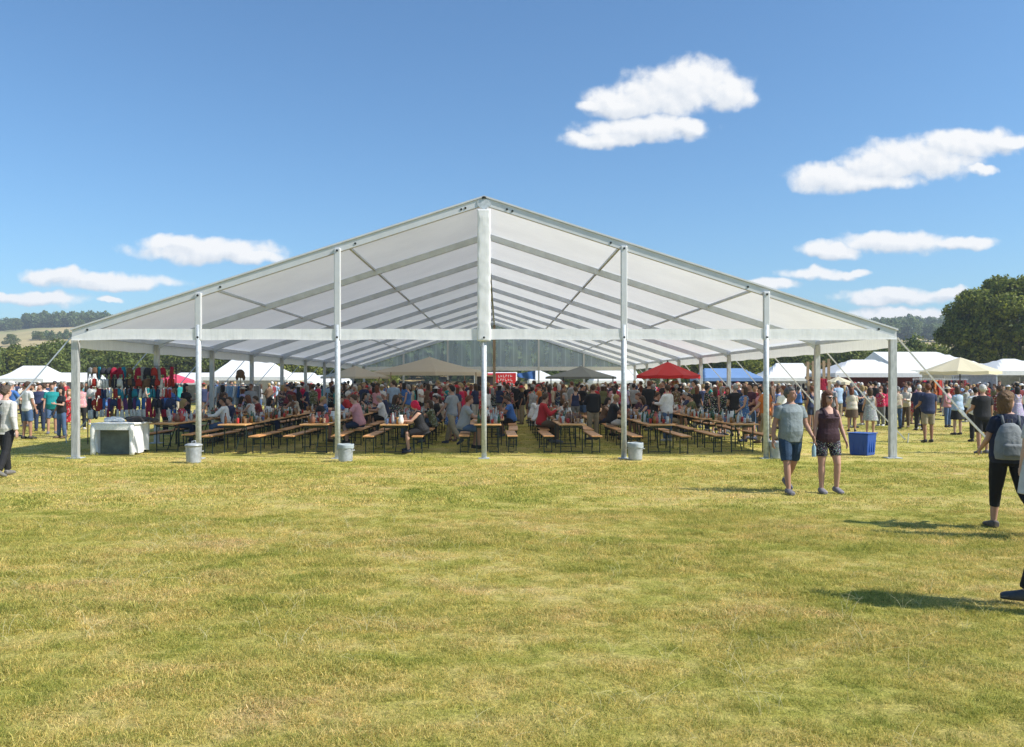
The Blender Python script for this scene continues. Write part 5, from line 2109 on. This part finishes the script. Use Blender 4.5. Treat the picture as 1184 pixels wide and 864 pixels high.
def marquee(u0, u1, y, vt, ve, depth_, label, mat='tentwhite', style='gable', wall=None, ridge_f=(.25, .75), wallside=True):
    """roof seen broadside: ridge along x (hip) with cloth walls"""
    a, b = ux(u0, y), ux(u1, y)
    zt, ze = vz(vt, y + depth_ / 2), vz(ve, y)
    cx = (a + b) / 2
    w_ = (b - a) / 2
    t = thing('marquee', (cx, y + depth_ / 2, 0), 0, label, 'marquee', 'market tents around the field')
    d = depth_ / 2
    mb = MB()
    vs, fs = [], []
    nx_, ny_ = 24, 12
    r0, r1 = -w_ + 2 * w_ * ridge_f[0], -w_ + 2 * w_ * ridge_f[1]
    for j in range(ny_ + 1):
        yy = -d + 2 * d * j / ny_
        for i in range(nx_ + 1):
            x = -w_ + 2 * w_ * i / nx_
            fy = 1 - abs(yy) / d
            fx = 1.0
            if x < r0:
                fx = (x + w_) / max(1e-6, r0 + w_)
            elif x > r1:
                fx = (w_ - x) / max(1e-6, w_ - r1)
            f = min(fy, fx)
            if style == 'peak':
                f = f ** 1.5
            vs.append((x, yy, ze + (zt - ze) * f))
    for j in range(ny_):
        for i in range(nx_):
            k = j * (nx_ + 1) + i
            fs.append((k, k + 1, k + nx_ + 2, k + nx_ + 1))
    mb.add(vs, fs)
    mb.build('roof', MAT[mat], t)
    mb = MB()
    for (p, q) in (((-w_, -d), (w_, -d)), ((w_, -d), (w_, d)), ((w_, d), (-w_, d)), ((-w_, d), (-w_, -d))):
        mb.add([(p[0], p[1], ze - .003), (q[0], q[1], ze - .003), (q[0] * 1.004, q[1] * 1.004, ze - .26), (p[0] * 1.004, p[1] * 1.004, ze - .26)], [(0, 1, 2, 3)])
    mb.build('valance', MAT[mat], t)
    nleg = max(2, int(2 * w_ / 3) + 1)
    for i in range(nleg):
        for sy in (-1, 1):
            x = -w_ + .05 + (2 * w_ - .1) * i / (nleg - 1)
            mb = MB()
            mb.box((x, sy * (d - .05), (ze - .01) / 2), (.06, .06, ze - .01))
            mb.build('leg', MAT['galv'], t)
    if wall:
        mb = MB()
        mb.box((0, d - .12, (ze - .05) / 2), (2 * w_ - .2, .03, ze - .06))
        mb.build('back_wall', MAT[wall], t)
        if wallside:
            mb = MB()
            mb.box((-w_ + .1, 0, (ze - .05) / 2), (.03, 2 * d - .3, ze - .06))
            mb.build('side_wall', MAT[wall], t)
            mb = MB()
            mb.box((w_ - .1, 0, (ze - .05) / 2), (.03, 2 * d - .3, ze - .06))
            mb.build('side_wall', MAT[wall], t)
    return t


marquee(-14, 50, 60, 423, 438, 6, 'white marquee with swept corner behind the crowd, furthest left', style='peak', ridge_f=(.2, .66), wall='dark')
marquee(49, 104, 72, 431, 440, 4, 'low white stall roof between the left corner post and its neighbour', wall='panel_grey', ridge_f=(.05, .95))
marquee(194, 240, 66, 431, 441, 4, 'white stall roof behind the pink parasol', wall='panel_grey', ridge_f=(.05, .95))
marquee(232, 330, 62, 415, 436, 7, 'tall white marquee with swept roof behind the left tables', style='peak', wall='tentwhite', ridge_f=(.18, .64))
marquee(318, 362, 70, 431, 441, 4, 'small white stall roof right of the tall swept marquee', wall='tentwhite', ridge_f=(.1, .9))
marquee(356, 400, 76, 434, 442, 4, 'small white stall roof behind the left beige parasol', wall='tentwhite', ridge_f=(.1, .9))
marquee(612, 650, 74, 428, 440, 5, 'white gabled stall roof left of the grey parasol', wall='tentwhite', ridge_f=(.2, .35))
marquee(686, 745, 76, 427, 440, 5, 'white stall roof between the grey and red parasols', wall='tentwhite', ridge_f=(.1, .9))
marquee(815, 884, 64, 426, 437, 5, 'blue stall canopy seen between the right side posts', 'bluecloth', wall='dark', ridge_f=(.12, .8))
marquee(884, 950, 66, 420, 437, 6, 'white marquee with swept peak behind the pallet tower', style='peak', wall='tentwhite', ridge_f=(.42, .95))
marquee(966, 1066, 52, 416, 431.5, 5, 'white hipped marquee behind the right corner post', wall='maroon', ridge_f=(.36, .66))
marquee(1036, 1168, 62, 407, 428, 9, 'largest white marquee with a long ridge below the oak', wall='tentwhite', ridge_f=(.02, .65))
marquee(1152, 1240, 50, 415, 429, 5, 'grey-white marquee roof cut by the edge right of the oak', wall='panel_grey', ridge_f=(.40, .6))

parasol((ux(772, 38), 38, 0), 1.52, 2.74, 2.12, MAT['redcloth'], 'red parasol standing under the right half of the tent', pole='black')
parasol((ux(672, 56), 56, 0), 1.75, 2.85, 2.12, MAT['greycloth'], 'dark grey parasol near the far end of the tent', pole='black', square=True, name='gazebo')
parasol((ux(497, 55), 55, 0), 2.75, 3.45, 2.42, MAT['beige'], 'large beige gazebo near the far end of the tent', square=True, name='gazebo', val=.20)
parasol((ux(411, 53), 53, 0), 1.55, 2.82, 2.12, MAT['beige'], 'smaller beige gazebo left of the large beige one', square=True, name='gazebo', val=.12)
parasol((ux(1110, 40), 40, 0), 1.75, 3.0, 2.32, MAT['cream'], 'cream parasol in front of the big white marquee', pole='black')
parasol((ux(203, 44), 44, 0), .95, 2.22, 1.90, MAT['pinkcloth'], 'small pink parasol beyond the hat rack')
parasol((ux(969, 46), 46, 0), .75, 2.10, 1.80, MAT['cream'], 'small faded parasol behind the pallet tower')

# ------------------------------------------------------------------ food van with the red sign board
vy = 72
vx0, vx1 = ux(548, vy), ux(598, vy)
van = thing('food_van', ((vx0 + vx1) / 2, vy, 0), 0, 'white food van with a red lettered side panel beyond the tent', 'van')
w_ = (vx1 - vx0)
mb = MB()
mb.box((0, 1.0, 1.55), (w_, 2.0, 2.1))
bevelled(mb.build('body', MAT['van_white'], van), .08)
mb = MB()
mb.box((w_ * .24, -.03, 1.95), (1.72, .05, 1.15))
sg = mb.build('sign_panel', MAT['van_red'], van)
rl = random.Random(9)
mb = MB()
for r_ in range(3):
    x = w_ * .24 - .66
    while x < w_ * .24 + .6:
        ww = rl.uniform(.10, .17)
        mb.box((x, -.06, 2.25 - .33 * r_ + rl.uniform(-.02, .02)), (.035, .01, .20))
        mb.box((x + ww / 2, -.06, 2.25 - .33 * r_ + rl.choice((-.08, 0, .08))), (ww - .04, .01, .045))
        x += ww + .09
lt = mb.build('lettering', MAT['van_white'], sg)
mb = MB()
mb.box((-w_ * .22, -.02, 1.85), (w_ * .42, .03, .75))
mb.build('hatch', MAT['dark'], van)
mb = MB()
mb.box((-w_ * .22, -.22, 1.42), (w_ * .46, .4, .05))
mb.build('counter', MAT['van_red'], van)
mb = MB()
mb.box((-w_ * .22, -.30, 2.42), (w_ * .46, .62, .04), Matrix.Rotation(.18, 3, 'X'))
mb.build('awning', MAT['van_red'], van)
for sx in (-1, 1):
    for yy in (0.12, 1.88):
        MB().tube([(sx * w_ * .32, yy - .1, .38), (sx * w_ * .32, yy + .1, .38)], .38, 18).build('wheel', MAT['rubber'], van, True)
by = 68
bt = thing('banner_flag', (ux(612, by), by, 0), 0, 'dark blue banner on a pole right of the food van', 'banner')
MB().tube([(.5, 0, 0), (.5, 0, 2.75)], .03, 8).build('pole', MAT['galv'], bt)
mb = MB()
vs, fs = [], []
for i in range(13):
    for j in range(5):
        vs.append((.48 - 1.5 * i / 12, .06 * math.sin(i * .9 + j * .4), 2.68 - (.75 - .02 * i) * j / 4 - .25 * (i / 12) * (1 - j / 4)))
for i in range(12):
    for j in range(4):
        a = i * 5 + j
        fs.append((a, a + 1, a + 6, a + 5))
mb.add(vs, fs)
mb.build('cloth', MAT['van_blue'], bt, True)

# ------------------------------------------------------------------ pallet tower
py = 31.5
px0, px1 = ux(931, py), ux(961, py)
pt_ = thing('pallet_tower', ((px0 + px1) / 2, py, 0), 0, 'rough tower of upright wooden pallets beside the right side posts', 'pallet stall')
w_ = px1 - px0
rp_ = random.Random(4)
for tier, (z0, z1) in enumerate(((0.05, .95), (.98, 1.85), (1.88, 2.62))):
    nb_ = 5
    for i in range(nb_):
        x = -w_ / 2 + w_ * (i + .5) / nb_
        mb = MB()
        top_ = z1 + (rp_.uniform(-.18, .14) if tier == 2 else 0)
        mb.box((x + rp_.uniform(-.02, .02), rp_.uniform(-.01, .01) - .05, (z0 + top_) / 2), (.105, .022, top_ - z0), Matrix.Rotation(rp_.uniform(-.02, .02), 3, 'Y'))
        mb.build('board', MAT['timber'], pt_)
    for zz in (z0 + .10, z1 - .12):
        mb = MB()
        mb.box((0, .02, zz), (w_ - .02, .09, .09))
        mb.build('rail', MAT['timber'], pt_)
for i, (xx, zz, cn) in enumerate(((-.05, 1.72, 'red'), (.12, 1.70, 'crimson'), (-.2, 1.30, 'brown'))):
    o = link('garment', gme, None, (pt_.location.x + xx, py - .16, zz + .25), WC[cn])
    o.scale = (.6, .6, .55)
    tag(o, f"{cn} garment hung on the pallet tower's {['upper boards', 'upper boards right of another', 'lower boards'][i]}", 'garment', 'garments on the pallet tower')

# ------------------------------------------------------------------ sky, sun and camera
SUN_EL, SUN_AZ = 43.0, 107.0
wd = bpy.data.worlds.new('World')
scene.world = wd
wd.use_nodes = True
nt = wd.node_tree
nt.nodes.clear()
out = N(nt, 'ShaderNodeOutputWorld')
sky = N(nt, 'ShaderNodeTexSky', sky_type='NISHITA', sun_disc=False)
sky.sun_elevation = D2R(SUN_EL)
sky.sun_rotation = D2R(SUN_AZ)
sky.altitude = 100
sky.air_density = 1.0
sky.dust_density = 1.2
sky.ozone_density = 1.6
bg = N(nt, 'ShaderNodeBackground')
nt.links.new(mixc(nt, 1.0, sky.outputs[0], (0.70, 1.04, 1.27), 'MULTIPLY'), bg.inputs[0])
bg.inputs[1].default_value = 0.098
tc = N(nt, 'ShaderNodeTexCoord')
sepx = N(nt, 'ShaderNodeSeparateXYZ')
nt.links.new(tc.outputs['Generated'], sepx.inputs[0])


def MM(op, a, b=None, c=None):
    n = N(nt, 'ShaderNodeMath', operation=op)
    for i, v in enumerate((a, b, c)):
        if v is None:
            continue
        if isinstance(v, (int, float)):
            n.inputs[i].default_value = v
        else:
            nt.links.new(v, n.inputs[i])
    return n.outputs[0]


yy_ = MM('MAXIMUM', sepx.outputs[1], .02)
comb = N(nt, 'ShaderNodeCombineXYZ')
nt.links.new(MM('DIVIDE', sepx.outputs[0], yy_), comb.inputs[0])
nt.links.new(MM('DIVIDE', sepx.outputs[2], yy_), comb.inputs[1])
P0 = comb.outputs[0]
n1 = N(nt, 'ShaderNodeTexNoise')
n1.inputs['Scale'].default_value = 22
n1.inputs['Detail'].default_value = 3
n1.inputs['Roughness'].default_value = .55
nt.links.new(P0, n1.inputs['Vector'])
vm = N(nt, 'ShaderNodeVectorMath', operation='SUBTRACT')
nt.links.new(n1.outputs['Color'], vm.inputs[0])
vm.inputs[1].default_value = (.5, .5, .5)
wv = N(nt, 'ShaderNodeVectorMath', operation='MULTIPLY_ADD')
nt.links.new(vm.outputs[0], wv.inputs[0])
wv.inputs[1].default_value = (.040, .024, 0)
nt.links.new(P0, wv.inputs[2])
PW = wv.outputs[0]
CL = [(792, 100, 62, 25), (842, 108, 30, 17), (726, 120, 48, 16), (765, 112, 50, 22), (745, 150, 66, 13), (700, 161, 46, 9), (795, 147, 26, 9), (690, 122, 22, 6),
      (1060, 184, 66, 20), (1118, 167, 56, 15), (972, 205, 56, 14), (1020, 192, 45, 16), (1165, 167, 24, 7), (1130, 197, 22, 5), (1000, 210, 60, 9),
      (958, 290, 34, 8), (1040, 281, 62, 11), (1112, 281, 40, 7), (945, 316, 40, 6), (985, 314, 16, 4), (884, 328, 30, 6),
      (1040, 342, 62, 8), (1010, 348, 30, 7), (1052, 366, 60, 8), (1095, 337, 24, 5), 
      (240, 290, 80, 12), (215, 283, 50, 9), (290, 296, 36, 8), (70, 319, 42, 8), (130, 327, 68, 8), (100, 322, 60, 8), (38, 345, 52, 7), (10, 343, 30, 5), (127, 348, 14, 4)]


def cloud_field(pw):
    acc = None
    for u, v, ru, rv in CL:
        inv_ = (F / ru / 1.30, F / rv / 1.42, 0)
        c0 = ((u - U0) / F, (V0 - v) / F)
        n = N(nt, 'ShaderNodeVectorMath', operation='MULTIPLY_ADD')
        nt.links.new(pw, n.inputs[0])
        n.inputs[1].default_value = inv_
        n.inputs[2].default_value = (-c0[0] * inv_[0], -c0[1] * inv_[1], 0)
        d = N(nt, 'ShaderNodeVectorMath', operation='DOT_PRODUCT')
        nt.links.new(n.outputs[0], d.inputs[0])
        nt.links.new(n.outputs[0], d.inputs[1])
        acc = d.outputs['Value'] if acc is None else MM('MINIMUM', acc, d.outputs['Value'])
    return acc


acc = cloud_field(PW)
up_ = N(nt, 'ShaderNodeVectorMath', operation='ADD')
nt.links.new(PW, up_.inputs[0])
up_.inputs[1].default_value = (.006, .009, 0)
acc_up = cloud_field(up_.outputs[0])
fld = MM('SUBTRACT', 1.0, acc)
n2 = N(nt, 'ShaderNodeTexNoise')
n2.inputs['Scale'].default_value = 42
n2.inputs['Detail'].default_value = 4
n2.inputs['Roughness'].default_value = .52
nt.links.new(P0, n2.inputs['Vector'])
f2 = MM('MULTIPLY_ADD', MM('SUBTRACT', n2.outputs[0], .5), 1.35, fld)
mr = N(nt, 'ShaderNodeMapRange', interpolation_type='SMOOTHSTEP')
nt.links.new(f2, mr.inputs[0])
mr.inputs[1].default_value = -.08
mr.inputs[2].default_value = .74
front = MM('GREATER_THAN', sepx.outputs[1], .05)
mask = MM('MULTIPLY', MM('MULTIPLY', mr.outputs[0], front), .97)
n3 = N(nt, 'ShaderNodeTexNoise')
n3.inputs['Scale'].default_value = 42
n3.inputs['Detail'].default_value = 4
n3.inputs['Roughness'].default_value = .52
sh3 = N(nt, 'ShaderNodeVectorMath', operation='ADD')
nt.links.new(P0, sh3.inputs[0])
sh3.inputs[1].default_value = (.005, .006, 0)
nt.links.new(sh3.outputs[0], n3.inputs['Vector'])
relief = MM('MULTIPLY', MM('SUBTRACT', n2.outputs[0], n3.outputs[0]), .8)
tone = MM('ADD', MM('MULTIPLY_ADD', MM('SUBTRACT', acc_up, acc), .66, .50), relief)
cc = ramp(nt, tone, [(.05, (.66, .71, .78)), (.42, (.86, .89, .93)), (.66, (1.0, 1.0, 1.0))])
bgc = N(nt, 'ShaderNodeBackground')
nt.links.new(cc, bgc.inputs[0])
bgc.inputs[1].default_value = .74
ms = N(nt, 'ShaderNodeMixShader')
nt.links.new(mask, ms.inputs[0])
nt.links.new(bg.outputs[0], ms.inputs[1])
nt.links.new(bgc.outputs[0], ms.inputs[2])
nt.links.new(ms.outputs[0], out.inputs[0])

sl = bpy.data.lights.new('sun', 'SUN')
sl.energy = 5.0
sl.angle = D2R(.53)
sl.color = (1.0, .955, .88)
so = bpy.data.objects.new('sun', sl)
C.objects.link(so)
el, az = D2R(SUN_EL), D2R(SUN_AZ)
sd_ = V((math.sin(az) * math.cos(el), math.cos(az) * math.cos(el), math.sin(el)))
so.rotation_euler = sd_.to_track_quat('Z', 'Y').to_euler()
so.location = sd_ * 60

# summer haze between the field and the hills
hz = MB()
hz.box((0, 620, 37), (2400, 1500, 78))
hzm, nt, b = new_mat('haze_air')
nt.nodes.remove(b)
pv = N(nt, 'ShaderNodeVolumePrincipled')
pv.inputs['Color'].default_value = (.80, .88, 1, 1)
pv.inputs['Density'].default_value = .00040
nt.links.new(pv.outputs[0], nt.nodes['Material Output'].inputs['Volume'])
ho = hz.build('haze', hzm)
tag(ho, 'thin summer haze over the fields and hills', None, None, 'stuff')

cam = bpy.data.cameras.new('camera')
cam.sensor_width = 36
cam.lens = F / 1184 * 36
cam.shift_x = (592 - U0) / 1184
cam.shift_y = (V0 - 432) / 1184
cam.clip_start = .1
cam.clip_end = 5000
co_ = bpy.data.objects.new('camera', cam)
C.objects.link(co_)
co_.location = (0, 0, CAM_H)
co_.rotation_euler = (D2R(90), 0, 0)
scene.camera = co_
scene.view_settings.view_transform = 'Standard'
scene.view_settings.look = 'None'
scene.view_settings.exposure = 0.45
scene.view_settings.gamma = 1
scene.view_settings.use_curve_mapping = False
scene.cycles.max_bounces = 8
scene.cycles.transparent_max_bounces = 12
scene.cycles.use_denoising = True
scene.cycles.denoiser = 'OPENIMAGEDENOISE'
scene.cycles.denoising_input_passes = 'RGB_ALBEDO_NORMAL'
scene.cycles.denoising_prefilter = 'NONE'
scene.cycles.use_adaptive_sampling = False
